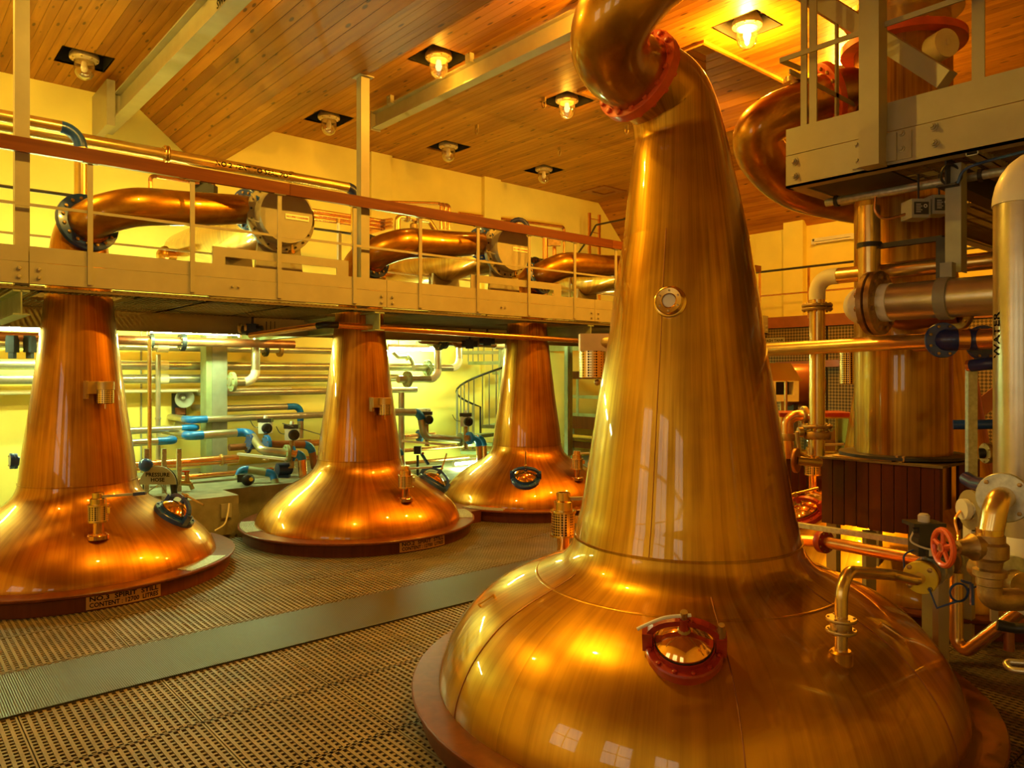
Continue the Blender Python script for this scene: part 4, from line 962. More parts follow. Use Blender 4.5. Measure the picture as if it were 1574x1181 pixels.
gc = tag(part(None, 'steel_column', 'green_steel', lambda b: (b.obox(onY(876, 600, 9.3), Vector((.06, 0, 0)), Vector((0, .006, 0)), UP * .0 + UP * 1.15), b.obox(onY(872, 600, 9.35), Vector((.006, 0, 0)), Vector((0, .07, 0)), UP * 1.15), b.obox(onY(876, 600, 9.40), Vector((.06, 0, 0)), Vector((0, .006, 0)), UP * 1.15)), False), 'pale green steel column just right of the farthest still', 'column')
# drop pipes with white elbows
def drop(label, px, ytop, ybot, pxl, Y, r=.062, fp=None, mat='steel_pipe'):
    a, c = onY(px, ytop, Y), onY(px, ybot, Y); e = onY(pxl, ybot, Y); e.z = c.z
    fx = onY(fp, ybot, Y); fx.z = c.z
    return pipe('drop_pipe', label, [a, c, e], r, mat, .17, {0: 'white_lagging'}, 'drop pipes with white elbows', flanges=[(fx, (1, 0, 0), .14, .05, 'green_steel', 8)])
drop('vertical drop pipe with white elbow left of middle still', 393, 490, 587, 352, 10.75, fp=357)
drop('nearer drop pipe with white elbow right of middle still', 673, 508, 583, 612, 10.6, fp=626)
drop('farther drop pipe with white elbow right of middle still', 706, 508, 566, 636, 10.9, fp=657)
pipe('small_return', 'small bent pipe above the flanged pipes right of middle still', [onY(604, 541, 11.3), onY(612, 549, 11.3), onY(630, 549, 11.3), onY(638, 565, 11.3)], .035, 'steel_pipe', .07, flanges=[(onY(626, 549, 11.3), (1, 0, 0), .06, .03, 'steel_pipe', 6)])
hp = pipe('hanging_pipe', 'dark pipe with black valves hung under walkway right of middle still', [onY(642, 512, 9.7), onY(645, 524, 9.7), onY(770, 531, 9.7)], .05, 'dark_copper_pipe', .12, flanges=[(onY(675, 526, 9.7), (1, 0, 0), .13, .07, 'black', 8), (onY(683, 526, 9.7), (1, 0, 0), .11, .05, 'iron_dark', 0)])
part(hp, 'sleeve', 'cream_lagging', lambda b: b.cyl(onY(760, 531, 9.7), onY(772, 532, 9.7), .065, None, 14))
pipe('hanging_pipe', 'second dark pipe under walkway beside the black valves', [onY(693, 520, 9.2), onY(702, 532, 9.2), onY(732, 530, 9.2), onY(748, 515, 9.2)], .035, 'dark_copper_pipe', .08)
for k, (px, py, Yv, lab) in enumerate(((722, 529, 9.0, 'black motor valve under walkway, left of spiral stair'), (749, 525, 9.0, 'black boxy valve under walkway above spiral stair'), (388, 507, 8.9, 'dark hanging valve with chains under walkway at middle left'))):
    p = onY(px, py, Yv); t = thing('hanging_valve', lab, 'valve', p - UP * .08)
    part(t, 'body', 'black', lambda b: (b.obox(p, RGT * .06, FWD * .05, UP * .07), b.cyl(p - RGT * .12, p + RGT * .12, .05, None, 12)))
    part(t, 'stem', 'iron_dark', lambda b: b.cyl(p, p + UP * (2.55 - p.z), .015, None, 8))
    if k == 2:
        part(t, 'clamp', 'brass_dull', lambda b: [b.ring(p + RGT * q + UP * .02, RGT, .045, .06, .03, 14) for q in (-.16, -.08)], kind='stuff')
        part(t, 'chain', 'iron_dark', lambda b: [b.cyl(p + RGT * (.17 + q) + UP * .1, p + RGT * (.17 + q) - UP * .06, .006, None, 5) for q in (0, .05, .1)], kind='stuff')
# motor operated valves
def motor_valve(label, px, py, Y, s=1.0):
    p = onY(px, py, Y); t = thing('motor_valve', label, 'valve', p - UP * .12 * s, 'white and black motor valves')
    part(t, 'stem', 'cast_bronze', lambda b: b.lathe([(.05 * s, -.42 * s), (.03 * s, -.40 * s), (.03 * s, -.06 * s)], p, UP, 12))
    part(t, 'gearbox', 'white_plastic', lambda b: (b.obox(p, RGT * .075 * s, FWD * .06 * s, UP * .07 * s),), False)
    m = part(t, 'motor', 'black_paint', lambda b: b.lathe([(.065 * s, 0), (.068 * s, .05 * s), (.055 * s, .06 * s), (.03 * s, .062 * s), (.03 * s, .052 * s)], p + RGT * .03 * s - FWD * .05 * s, RGT * .5 - FWD, 20))
    part(t, 'switch_box', 'black_paint', lambda b: (b.obox(p + UP * .10 * s, RGT * .09 * s, FWD * .05 * s, UP * .025 * s), b.obox(p + UP * .08 * s, RGT * .04 * s, FWD * .04 * s, UP * .03 * s)), False)
    part(t, 'indicator', 'white_plastic', lambda b: b.lathe([(.028 * s, .125 * s), (.028 * s, .15 * s), (.018 * s, .165 * s)], p, UP, 12))
    part(t, 'conduit', 'iron_dark', lambda b: b.sweep(catmull([p - RGT * .07 * s, p - RGT * .15 * s + UP * .02, p - RGT * .2 * s + UP * .1 * s], [1] * 3, 5)[0], .006, 6))
    return t
motor_valve('motor valve nearer back wall, left of middle still', 408, 658, 10.5, 1.1)
motor_valve('motor valve closest to the middle still left shoulder', 449, 668, 9.8, 1.1)
motor_valve('motor valve just right of the middle still neck', 656, 645, 10.3, 1.05)
motor_valve('motor valve in front of the spiral stair railing', 716, 648, 10.2, 1.15)
cn = tag(part(None, 'conduit_rod', 'grey_steel', lambda b: b.cyl(onY(434, 651, 9.8), onY(492, 668, 9.6), .008, None, 6)), 'thin grey rod slanting from motor valve to middle still', 'rod')
y9 = 10.3
pipe('blue_elbow_pipe', 'blue-elbowed pipe right of middle still leading to the stair valves', [onY(560, 633, y9), onY(646, 634, y9), onY(652, 672, y9), onY(706, 676, y9)], .062, 'steel_pipe', .14, {0: BL}, 'blue-elbowed pipes on the back wall', flanges=[(onY(709, 676, y9), (1, 0, 0), .12, .06, 'green_steel', 8)])
for k, (px, lab) in enumerate(((736, 'front blue bend dropping beside the farthest still'), (743, 'rear blue bend dropping beside the farthest still'))):
    Yk = 10.0 + .35 * k
    pipe('blue_elbow_pipe', lab, [onY(716, 674, Yk), onY(px, 673, Yk), onY(px + 2, 720, Yk)], .055, 'copper_pipe', .15, {0: BL}, 'blue-elbowed pipes on the back wall', flanges=[(onY(722, 674, Yk), (1, 0, 0), .11, .04, BL, 0)])
pipe('blue_elbow_pipe', 'low blue hose bend behind the middle still right side', [onY(600, 690, 9.6), onY(614, 692, 9.6), onY(618, 718, 9.6)], .055, 'steel_pipe', .12, {0: BL}, 'blue-elbowed pipes on the back wall')
pipe('blue_elbow_pipe', 'low blue-ended pipe over the concrete block', [onY(366, 735, 9.7), onY(371, 721, 9.7), onY(420, 728, 9.5), onY(425, 752, 9.4)], .05, 'green_steel', .09, {0: BL, 1: BL}, 'blue-elbowed pipes on the back wall', ext=.03)
pm = thing('pump_motor', 'small dark blue pump motor behind middle still', 'motor', onY(440, 737, 9.9))
part(pm, 'body', 'motor_blue', lambda b: b.lathe([(.06, 0), (.085, .01), (.085, .2), (.06, .22)], onY(425, 722, 9.9), (1, 0, 0), 18))
part(pm, 'foot', 'motor_blue', lambda b: b.obox(onY(434, 733, 9.9), RGT * .1, FWD * .05, UP * .03), False)
pk = thing('pump_set', 'small black pump with yellow boss on the concrete block', 'pump', onY(380, 743, 9.5))
part(pk, 'body', 'black', lambda b: (b.lathe([(.05, 0), (.07, .02), (.07, .1), (.04, .12)], onY(384, 737, 9.4), -FWD, 16), b.obox(onY(374, 735, 9.5), RGT * .06, FWD * .05, UP * .05)))
part(pk, 'boss', 'yellow_paint', lambda b: b.cyl(onY(386, 737, 9.27), onY(386, 737, 9.24), .025, None, 12))
pg = thing('pump_set', 'small black and red pump on stand right of middle still', 'pump', onY(642, 712, 9.9))
part(pg, 'body', 'black', lambda b: (b.obox(onY(642, 692, 9.9), RGT * .055, FWD * .05, UP * .06), b.cyl(onY(642, 700, 9.9), Vector((onY(642, 700, 9.9).x, 9.9, .2)), .02, None, 8)))
part(pg, 'boss', 'red_paint', lambda b: b.cyl(onY(650, 697, 9.85), onY(650, 697, 9.8), .02, None, 12))
part(pg, 'brace', 'blue_paint', lambda b: b.bar(onY(648, 698, 9.9), onY(658, 714, 9.9), .05, .03), False)
# concrete bases
cbk = thing('concrete_base', 'concrete pump base between the left and middle stills', 'base', (3.0, 9.5, 0))
part(cbk, 'block', 'concrete', lambda b: (b.box(2.62, 3.33, 8.80, 9.32, -.02, .43), b.box(1.9, 5.9, 9.32, 11.7, -.02, .43)), False)
part(cbk, 'socket', 'grey_plastic', lambda b: b.obox(onY(347, 785, 8.79), Vector((.06, 0, 0)), Vector((0, .025, 0)), UP * .08), False)
part(cbk, 'cable', 'white_lagging', lambda b: b.sweep(catmull([onY(352, 774, 8.76), onY(350, 790, 8.70), onY(345, 806, 8.66), onY(330, 816, 8.62)], [1] * 4, 6)[0], .009, 6))
tag(part(None, 'concrete_base', 'concrete', lambda b: (b.box(6.0, 9.5, 9.35, 11.7, -.02, .20), b.box(6.0, 9.5, 9.35, 9.4, .2, .22)), False), 'low concrete base behind the farthest still', 'base')
# pressure hose reel with its half-round sign
ph = thing('hose_reel', 'half-round grey pressure hose sign on reel behind leftmost still', 'hose reel', onY(246, 790, 9.45))
oc = onY(243, 745, 9.4); R0 = .215
def half(b):
    n = 20; vs = [oc + RGT * (R0 * math.cos(math.pi * i / n)) + UP * (R0 * math.sin(math.pi * i / n)) - FWD * .01 for i in range(n + 1)]
    vb = [v + FWD * .02 for v in vs]; b.add(vs + vb, [tuple(range(n + 1)), tuple(reversed(range(n + 1, 2 * n + 2)))] + [(i, n + 1 + i, n + 2 + i, i + 1) for i in range(n)] + [(n, 2 * n + 1, n + 1, 0)])
sb = part(ph, 'sign_board', 'sign_grey', half, False)
lettering(sb, 'PRESSURE', .062, flat(oc + UP * .115 - FWD * .013, RGT * 1.05, UP)); lettering(sb, 'HOSE', .062, flat(oc + UP * .055 - FWD * .013, RGT * 1.05, UP))
part(ph, 'reel_rim', 'iron_dark', lambda b: b.sweep([oc + (RGT * math.cos(a) + UP * math.sin(a)) * .2 + FWD * .05 for a in [2 * math.pi * i / 28 for i in range(29)]], .011, 8))
part(ph, 'spoke', 'cream_steel', lambda b: [b.cyl(oc + FWD * .05, oc + FWD * .05 + (RGT * math.cos(a) + UP * math.sin(a)) * .2, .008, None, 6) for a in (.5, 2.1, 3.7, 5.3)], kind='stuff')
part(ph, 'hose', 'black', lambda b: b.sweep(catmull([oc + RGT * .15 + FWD * .06, oc + RGT * .17 - UP * .2 + FWD * .06, oc + RGT * .15 - UP * .42 + FWD * .06], [1] * 3, 5)[0], .035, 10))
for k, px in enumerate((225, 252, 275)):
    a, c = onY(px, 690, 9.55), onY(px, 775, 9.55); part(ph, 'stand_post', 'galvanised', lambda b: b.box(a.x - .025, a.x + .025, 9.53, 9.57, -.002, a.z), False)
part(ph, 'blue_body', 'blue_paint', lambda b: b.sphere(onY(224, 715, 9.5), .08, 14, 10))
tp = thing('water_tap', 'brass tap with red handle right of pressure hose sign', 'tap', onY(288, 750, 9.5))
part(tp, 'body', 'brass_dull', lambda b: (b.cyl(onY(277, 742, 9.5), onY(292, 743, 9.5), .035, None, 12), b.lathe([(.03, 0), (.022, .1), (.022, .13)], onY(288, 742, 9.5), UP, 12), b.cyl(onY(292, 743, 9.5), onY(296, 752, 9.5), .026, None, 10)))
part(tp, 'handle', 'orange_red_paint', lambda b: (b.bar(onY(280, 725, 9.5), onY(291, 725, 9.5), .02, .018), b.cyl(onY(285, 731, 9.5), onY(285, 724, 9.5), .012, None, 8)))
# blue stub at far left
pipe('blue_stub', 'short blue flanged pipe stub left of the leftmost still neck', [onY(16, 709, 9.6), onY(100, 709, 9.6), Vector((onY(100, 709, 9.6).x, YB - .003, onY(100, 709, 9.6).z))], .05, 'blue_paint', flanges=[(onY(18, 709, 9.6), (1, 0, 0), .085, .04, 'blue_paint', 4), (onY(24, 709, 9.6), (1, 0, 0), .085, .03, 'blue_paint', 0)])
lv = thing('left_valve_pipe', 'grey pipe with two black valves at far left under walkway', 'pipe', onY(20, 540, 10.6))
part(lv, 'tube', 'steel_pipe', lambda b: b.cyl(onY(-60, 525, 10.6), onY(75, 531, 10.6), .045, None, 14))
for px in (19, 46): part(lv, 'valve', 'black', lambda b: (b.obox(onY(px, 529, 10.55), RGT * .05, FWD * .05, UP * .10), b.obox(onY(px, 545, 10.55), RGT * .03, FWD * .03, UP * .05)), False)
# wall horn
hn = thing('wall_horn', 'grey horn loudspeaker on the back wall right of leftmost still', 'loudspeaker', onY(280, 640, 11.7))
part(hn, 'back_plate', 'dark_plastic', lambda b: b.obox(onY(275, 625, 11.77), Vector((.10, 0, 0)), Vector((0, .02, 0)), UP * .20), False)
hc = onY(282, 612, 11.6); hd = (Vector((0, 0, H)) - hc).normalized(); hd = (hd + RGT * .4 - UP * .2).normalized()
part(hn, 'horn', 'grey_plastic', lambda b: b.lathe([(.06, -.14), (.07, -.1), (.13, .05), (.14, .055), (.125, .05), (.05, -.06), (.03, -.06), (.03, 0), (.001, .01)], hc, hd, 24, False))
part(hn, 'box', 'tank_brown', lambda b: b.obox(onY(277, 632, 11.7), Vector((.06, 0, 0)), Vector((0, .05, 0)), UP * .05), False)
part(hn, 'pull_tag', 'orange_red_paint', lambda b: b.obox(onY(276, 641, 11.72), Vector((.012, 0, 0)), Vector((0, .01, 0)), UP * .035), False)

# ------------------------------------------------------------------ spiral stair
sc_ = onY(771, 600, 10.7); SX, SY = sc_.x, sc_.y
ss = thing('spiral_stair', 'green steel spiral staircase with dark curved rail behind the farthest still', 'staircase', (SX, SY, 0))
part(ss, 'centre_pole', 'green_steel', lambda b: b.cyl((SX, SY, .2), (SX, SY, 2.6), .06, None, 16))
RS = .84; N = 11; A0 = math.radians(105); DA = math.radians(38)
for k in range(N):
    a0 = A0 + DA * k; z = .39 + .19 * k
    def trd(b):
        P = [Vector((SX, SY, z)) + Vector((math.cos(a), math.sin(a), 0)) * r for r, a in ((.06, a0 + .2), (RS, a0 + .24), (RS, a0 - .24), (.06, a0 - .2))]
        b.add([p - UP * .06 for p in P] + P, [(3, 2, 1, 0), (4, 5, 6, 7), (0, 1, 5, 4), (1, 2, 6, 5), (2, 3, 7, 6), (3, 0, 4, 7)])
    part(ss, 'tread', 'green_steel', trd, False)
    for q in (-.22, -.07, .08, .23):
        a = a0 + q; zz = z + (.19 * q / DA if DA else 0)
        part(ss, 'baluster', 'grey_steel', lambda b: b.cyl((SX + RS * math.cos(a), SY + RS * math.sin(a), z), (SX + RS * math.cos(a), SY + RS * math.sin(a), zz + .95), .011, None, 6))
hl = [Vector((SX + RS * math.cos(A0 + DA * t), SY + RS * math.sin(A0 + DA * t), .39 + .19 * t + .95)) for t in [i / 3 for i in range(-2, 3 * N)]]
part(ss, 'handrail', 'iron_dark', lambda b: b.sweep([hl[0] - UP * .9] + hl, .02, 8))

# ------------------------------------------------------------------ upper platform on the right
S = W(1208, 240, 4.7); XP, YP = S.x, S.y
zT, zS, zB = 3.395, 3.23, 3.026
up = thing('upper_platform', 'cream steel platform corner with bolted beams at upper right', 'platform', (XP + 1, 1.0, zB))
YP0 = -2.2
pe = part(up, 'end_beam', 'cream_steel', lambda b: (b.box(XP, XP + .016, YP0, YP, zB, zS - .005), b.box(XP, XP + .09, YP0, YP, zB, zB + .014)), False)
part(up, 'toe_plate', 'cream_steel', lambda b: b.box(XP + .002, XP + .012, YP0, YP, zS, zT), False)
part(up, 'side_beam', 'cream_steel', lambda b: (b.box(XP + .016, 5.12, YP - .016, YP, zB, zS), b.box(XP + .09, 5.12, YP - .09, YP - .016, zB, zB + .014)), False)
part(up, 'side_beam', 'cream_steel', lambda b: (b.box(5.92, 9.5, YP - .016, YP, zB, zS), b.box(5.92, 9.5, YP - .09, YP - .016, zB, zB + .014)), False)
part(up, 'side_toe_plate', 'cream_steel', lambda b: (b.box(XP + .016, 5.12, YP - .012, YP, zS, zT), b.box(5.92, 9.5, YP - .012, YP, zS, zT)), False)
py_ = onX(1343, 150, XP - .05).y
for px, py in ((1220, 248), (1221, 270), (1317, 222), (1318, 247), (1386, 205), (1386, 229), (1433, 194), (1435, 219)):
    q = onX(px, py, XP - .012)
    part(up, 'hex_bolt', 'cream_steel', lambda b: (b.lathe([(.026, 0), (.026, .004)], q + Vector((.012, 0, 0)), (-1, 0, 0), 16), b.lathe([(.018, .004), (.018, .016), (.011, .018), (.011, .03)], q + Vector((.012, 0, 0)), (-1, 0, 0), 6)), False)
for a, c in ((1309, 1322), (1368, 1401)):
    y0, y1 = onX(c, 220, XP - .008).y, onX(a, 220, XP - .008).y
    part(up, 'splice_plate', 'cream_steel', lambda b: b.box(XP - .009, XP, y0, y1, zB + .03, zS - .02), False)
def grid(b):
    z0, z1 = zB + .02, zB + .045
    for i in range(120):
        x = XP + .1 + i * .04
        if 5.12 < x < 5.9: b.box(x - .003, x + .003, YP0, 1.8, z0, z1)
        else: b.box(x - .003, x + .003, YP0, YP - .09, z0, z1)
    for i in range(46):
        y = YP0 + i * .1
        if y > YP - .09: break
        if y > 1.8: b.box(XP + .1, 5.1, y - .003, y + .003, z0 + .004, z1); b.box(5.92, 9.0, y - .003, y + .003, z0 + .004, z1)
        else: b.box(XP + .1, 9.0, y - .003, y + .003, z0 + .004, z1)
part(up, 'deck_grating', 'deck_steel', grid, False, 'stuff')
for y in (1.55, .6, -.5): part(up, 'joist', 'iron_dark' if y > 1 else 'deck_steel', lambda b: (b.box(XP + .1, 9.0, y - .004, y + .004, 2.90, zB + .02), b.box(XP + .1, 9.0, y - .05, y + .05, 2.89, 2.90)), False)
part(up, 'plate_soffit', 'iron_dark', lambda b: b.box(XP + .1, 5.1, 1.85, YP - .02, zB + .008, zB + .018), False)
bx_ = onX(1497, 232, XP + .05)
part(up, 'channel_end', 'galvanised', lambda b: (b.box(XP + .02, XP + 1.2, bx_.y - .03, bx_.y - .025, bx_.z - .03, bx_.z + .03), b.box(XP + .02, XP + 1.2, bx_.y + .025, bx_.y + .03, bx_.z - .03, bx_.z + .03), b.box(XP + .02, XP + 1.2, bx_.y - .03, bx_.y + .03, bx_.z - .03, bx_.z - .025)), False)
post = thing('platform_post', 'heavy square cream post bolted to the end of upper platform', 'post', (XP - .06, py_, zB))
part(post, 'shaft', 'cream_steel', lambda b: b.box(XP - .115, XP - .005, py_ - .055, py_ + .055, zB + .005, ZC), False)
for q in (-.11, .055): part(post, 'weld_angle', 'cream_steel', lambda b: b.box(XP - .02, XP - .009, py_ + q, py_ + q + .055, zB + .03, zS - .02), False)
rp = thing('platform_railing', 'cream flat-bar railing with slanting brace on the upper platform', 'railing', (XP, 1.0, zS))
def vpost(px, x, w=.022):
    q = onX(px, 150, x); part(rp, 'post', 'cream_steel', lambda b: b.box(x - .006, x + .006, q.y - w, q.y + w, zS, 4.33), False)
vpost(1236, XP + .04, .02); vpost(1250, XP + .022, .024); vpost(1504, XP + .022, .03)
ka, kb = onX(1200, 97, XP - .03), onX(1574, -32, XP - .03); kz = onX(1300, 59, XP - .03).z
part(rp, 'mid_rail', 'cream_steel', lambda b: b.box(XP - .04, XP - .03, YP0, ka.y, kz - .015, kz + .015), False)
part(rp, 'return_bar', 'cream_steel', lambda b: b.bar((XP - .035, ka.y, kz), (XP + .18, ka.y - .02, kz), .012, .03), False)
part(rp, 'side_mid_rail', 'cream_steel', lambda b: b.box(XP, 9.4, YP - .03, YP - .02, 3.74, 3.77), False)
part(rp, 'brace_beam', 'cream_steel', lambda b: b.bar(onX(1215, -28, 4.66), onX(1456, 124, 4.47), .08, .10), False)
for x in (5.0, 6.3, 7.5): part(rp, 'post', 'cream_steel', lambda b: b.box(x - .02, x + .02, YP - .03, YP - .018, zS, 4.24), False)
part(rp, 'side_top_rail', 'cream_steel', lambda b: b.box(XP, 9.4, YP - .03, YP - .01, 4.24, 4.28), False)

# ------------------------------------------------------------------ second wash still and its column condenser
w2x, w2y = 7.1, 2.71
ws = wash_still(w2x, w2y, 'second copper wash still hidden behind boarded box, red man door at left', False)
plinth('dark wood plinth of the hidden second wash still', w2x, w2y, 1.39, 1.56, .15, None, 'curved wooden still plinths')
d2 = w2x * FWD.x + w2y * FWD.y
sp_, sr_ = catmull([Vector((w2x, w2y, 2.6)), Vector((w2x, w2y, 2.95)), Vector((w2x - .03, w2y, 3.25)), W(1360, 312, d2 - .25), W(1290, 300, d2 - .55), W(1225, 283, d2 - .85), W(1178, 247, d2 - 1.1), W(1164, 208, d2 - 1.25), W(1192, 180, d2 - 1.3), W(1250, 155, d2 - 1.3), W(1272, 147, d2 - 1.3)],
                   [.358, .30, .25, .22, .205, .195, .18, .172, .168, .165, .165], 8)
part(ws, 'swan_neck', 'copper_arm', lambda b: b.sweep(sp_, sr_, 32))
fa = (sp_[-1] - sp_[-4]).normalized()
flange(ws, sp_[-1], fa, .235, .05, 'orange_red_paint', 14, br=.015)
cap_ = W(1195, 158, d2 - 1.3)
part(ws, 'vent_stub', 'brass_pipe', lambda b: (b.cyl(W(1222, 150, d2 - 1.3), W(1222, 118, d2 - 1.3), .04, None, 14), b.cyl(W(1222, 128, d2 - 1.3), W(1222, 120, d2 - 1.3), .08, None, 16)))
p, n = surface_at(WASH, (w2x, w2y), 1240, 792)
mp_ = p
manway(ws, p, n, 'red_paint', .16, .6)
part(ws, 'tommy_bar', 'brass_dull', lambda b: b.cyl(p + n * .215 - RGT * .04, p + n * .215 + RGT * .2 + UP * .06, .010, None, 8))
p, n = surface_at(WASH, (w2x, w2y), 1247, 752)
relief_valve(ws, p, RGT, .5)
cpx = W(1303, 545, 5.9)
part(ws, 'punched_cup', 'brass_perforated', lambda b: b.lathe([(.05, -.16), (.065, -.155), (.065, .0), (.065, .1), (.05, .1)], W(1304, 560, 5.95), UP, 20))
part(ws, 'cup_arm', 'brass_dull', lambda b: b.cyl(W(1304, 545, 5.95), Vector((w2x - .4, w2y, W(1304, 545, 5.95).z)), .03, None, 10))
CX2, CY2 = 5.5, 2.183
cc = thing('column_condenser', 'upright copper column condenser rising through the upper platform', 'condenser', (CX2, CY2, 1.29))
part(cc, 'column', 'copper_column', lambda b: b.lathe([(.31, 1.31), (.31, 4.13)], (CX2, CY2, 0), UP, 56, False))
part(cc, 'base_ring', 'iron_dark', lambda b: b.lathe([(.41, 1.29), (.41, 1.31), (.31, 1.312)], (CX2, CY2, 0), UP, 48))
tf = part(cc, 'top_flange', 'orange_red_paint', lambda b: b.lathe([(.40, 4.13), (.40, 4.18)], (CX2, CY2, 0), UP, 48))
part(tf, 'bolt_ring', 'orange_red_paint', lambda b: b.bolts((CX2, CY2, 4.18), UP, .36, 20, .016, .02), kind='stuff')
part(cc, 'head', 'brass_pipe', lambda b: b.lathe([(.30, 4.18), (.30, 4.36), (.38, 4.36), (.38, 4.40), (.28, 4.40), (.2, 4.5), (.01, 4.54)], (CX2, CY2, 0), UP, 48))
vw = Vector((-CX2, -CY2, 0)).normalized(); hv = (vw * .86 + RGT * .55).normalized()
dr_ = Vector((CX2, CY2, W(1436, 76, 4.95).z)) + hv * .27
part(cc, 'blank_nozzle', 'cream_board', lambda b: (b.cyl(dr_, dr_ + hv * .14, .092, None, 28), b.obox(dr_ + hv * .145 + UP * .0, RGT * .01, hv * .008, UP * .018)))
ib = Vector((CX2, CY2, sp_[-1].z))
part(cc, 'inlet_nozzle', 'copper_arm', lambda b: b.sweep([sp_[-1], sp_[-1] + fa * .06, ib], .165, 28))
# boarded box that carries the column
BXF = 5.1; by0, by1, bz0, bz1 = 1.83, 2.57, .817, 1.276
bb = thing('boarded_box', 'dark red vertical boarded box under the copper column', 'box', (5.5, 2.2, 0))
nb_ = 9
for k in range(nb_):
    a, c = by0 + (by1 - by0) * k / nb_ + .003, by0 + (by1 - by0) * (k + 1) / nb_ - .003
    dz = random.Random(k).uniform(-.006, .006)
    part(bb, 'board', 'dark_boards', lambda b: b.box(BXF, BXF + .02, a, c, bz0 + dz, bz1 - .012), False)
for k in range(8):
    a, c = BXF + .8 * k / 8 + .024, BXF + .8 * (k + 1) / 8 + .018
    part(bb, 'board', 'dark_boards', lambda b: b.box(a, c, by1 - .02, by1, bz0, bz1 - .012), False)
    if k > 3: part(bb, 'board', 'dark_boards', lambda b: b.box(a, c, by0, by0 + .02, bz0, bz1 - .012), False)
part(bb, 'corner_post', 'dark_boards', lambda b: (b.box(BXF + .0, BXF + .05, by0 - .03, by0, bz0 - .3, bz1)), False)
part(bb, 'top_plate', 'deck_steel', lambda b: b.box(BXF - .01, BXF + .84, by0 - .05, by1 + .01, bz1 - .01, bz1 + .004), False)
part(bb, 'inner_drum', 'copper_column', lambda b: b.lathe([(.30, .95), (.30, 1.27)], (CX2, CY2, 0), UP, 32))
for x, y in ((5.16, by0 + .05), (5.16, by1 - .06), (5.84, by0 + .05), (5.84, by1 - .06)): part(bb, 'leg', 'cream_steel', lambda b: b.box(x - .035, x + .035, y - .035, y + .035, -.002, bz1 - .02), False)
ls = thing('loose_fittings', 'loose gasket strips and small brackets lying on boarded box', 'fittings', (5.15, 2.3, bz1))
part(ls, 'strip', 'brass_dull', lambda b: (b.box(BXF + .02, BXF + .08, 2.1, 2.5, bz1 + .004, bz1 + .014)), False)
part(ls, 'bracket', 'brass_dull', lambda b: (b.box(BXF + .02, BXF + .05, 2.06, 2.075, bz1 + .004, bz1 + .045), b.box(BXF + .02, BXF + .05, 2.02, 2.035, bz1 + .004, bz1 + .045), b.box(BXF + .02, BXF + .05, 2.02, 2.075, bz1 + .004, bz1 + .012)), False)

# ------------------------------------------------------------------ pipework hung below the platform
xp = 4.43; zc = 2.27
e0 = onX(1312, 466, xp)
bp_ = pipe('lagged_pipe', 'thick grey pipe with cream rounded elbow and bolted flange, right', [(xp + .55, e0.y, zc), (xp, e0.y, zc), (xp, -1.2, zc)], .105, 'steel_pipe', .16, {0: 'white_lagging'}, seg=24, ext=.06,
     flanges=[((xp, onX(1346, 466, xp).y + .022, zc), (0, 1, 0), .185, .035, 'cast_bronze', 12), ((xp, onX(1346, 466, xp).y - .022, zc), (0, 1, 0), .185, .035, 'cast_bronze', 12)])
xq = 4.95; zq = 2.52; q0 = onX(1256, 428, xq)
up_ = pipe('lagged_pipe', 'slimmer grey pipe with cream elbow turning down left of copper column', [(xq, -1.2, zq), (xq, q0.y, zq), (xq, q0.y, 1.30)], .052, 'brass_pipe', .1, {0: 'cream_lagging'}, ext=.05,
     flanges=[((xq, q0.y, 2.33), UP, .10, .02, 'cast_bronze', 8), ((xq, q0.y, 2.305), UP, .10, .02, 'cast_bronze', 8), ((xq, q0.y, 1.50), UP, .10, .02, 'cast_bronze', 8), ((xq, q0.y, 1.44), UP, .09, .05, 'cast_bronze', 6)])
vv = Vector((xq, q0.y, 1.46))
part(up_, 'valve_handle', 'brass_dull', lambda b: (b.sweep([vv - RGT * .09, vv - RGT * .14 + UP * .0, vv - RGT * .12 - UP * .14, vv - RGT * .05 - UP * .18], .014, 8), b.cyl(vv - RGT * .13, vv - RGT * .1, .035, None, 10)))
lt = W(1214, 680, 5.35)
pipe('bent_branch', 'small bent copper branch with flange left of the boarded box', [W(1211, 705, 5.3), W(1211, 640, 5.3), W(1240, 638, 5.25), Vector((xq, q0.y, W(1240, 638, 5.25).z))], .038, 'copper_pipe', .13, flanges=[(W(1236, 638, 5.25), RGT, .062, .03, 'cast_bronze', 6), (W(1211, 672, 5.3), UP, .05, .05, 'cast_bronze', 0)])
pipe('bent_branch', 'short horizontal branch with round handle wheel left of boarded box', [W(1225, 708, 5.1), W(1262, 712, 5.1)], .03, 'brass_dull', flanges=[(W(1224, 708, 5.1), RGT * .8 - FWD * .6, .085, .025, 'dark_copper_pipe', 0)])
pipe('brass_main', 'long brass pipe running right from behind the big neck', [W(1150, 540, 5.4), W(1440, 523, 4.2)], .045, 'brass_pipe', seg=20)
fb = W(1449, 523, 4.14)
bf = pipe('flanged_bend', 'navy blue flanged bend joining brass pipe near right edge', [fb + FWD * .25, fb - FWD * .02 - RGT * .0, fb - FWD * .06 + RGT * .14, W(1900, 506, 3.2)], .058, 'copper_pipe', .08, {0: 'navy_paint', 1: 'navy_paint'}, flanges=[(fb, FWD, .098, .025, 'blue_paint', 8), (W(1511, 527, 4.2), FWD, .098, .025, 'blue_paint', 8)])
ck = onZ(1270, 312, 2.97)
cd = pipe('conduit', 'galvanised conduit slung beneath the upper platform', [(ck.x, ck.y, 2.97), (ck.x, -1.0, 2.97)], .025, 'galvanised')
for q in (.08, .9): part(cd, 'clip', 'iron_dark', lambda b: b.ring((ck.x, ck.y - q, 2.97), (0, 1, 0), .024, .036, .02, 14))
hx_ = W(1469, 300, 4.15)
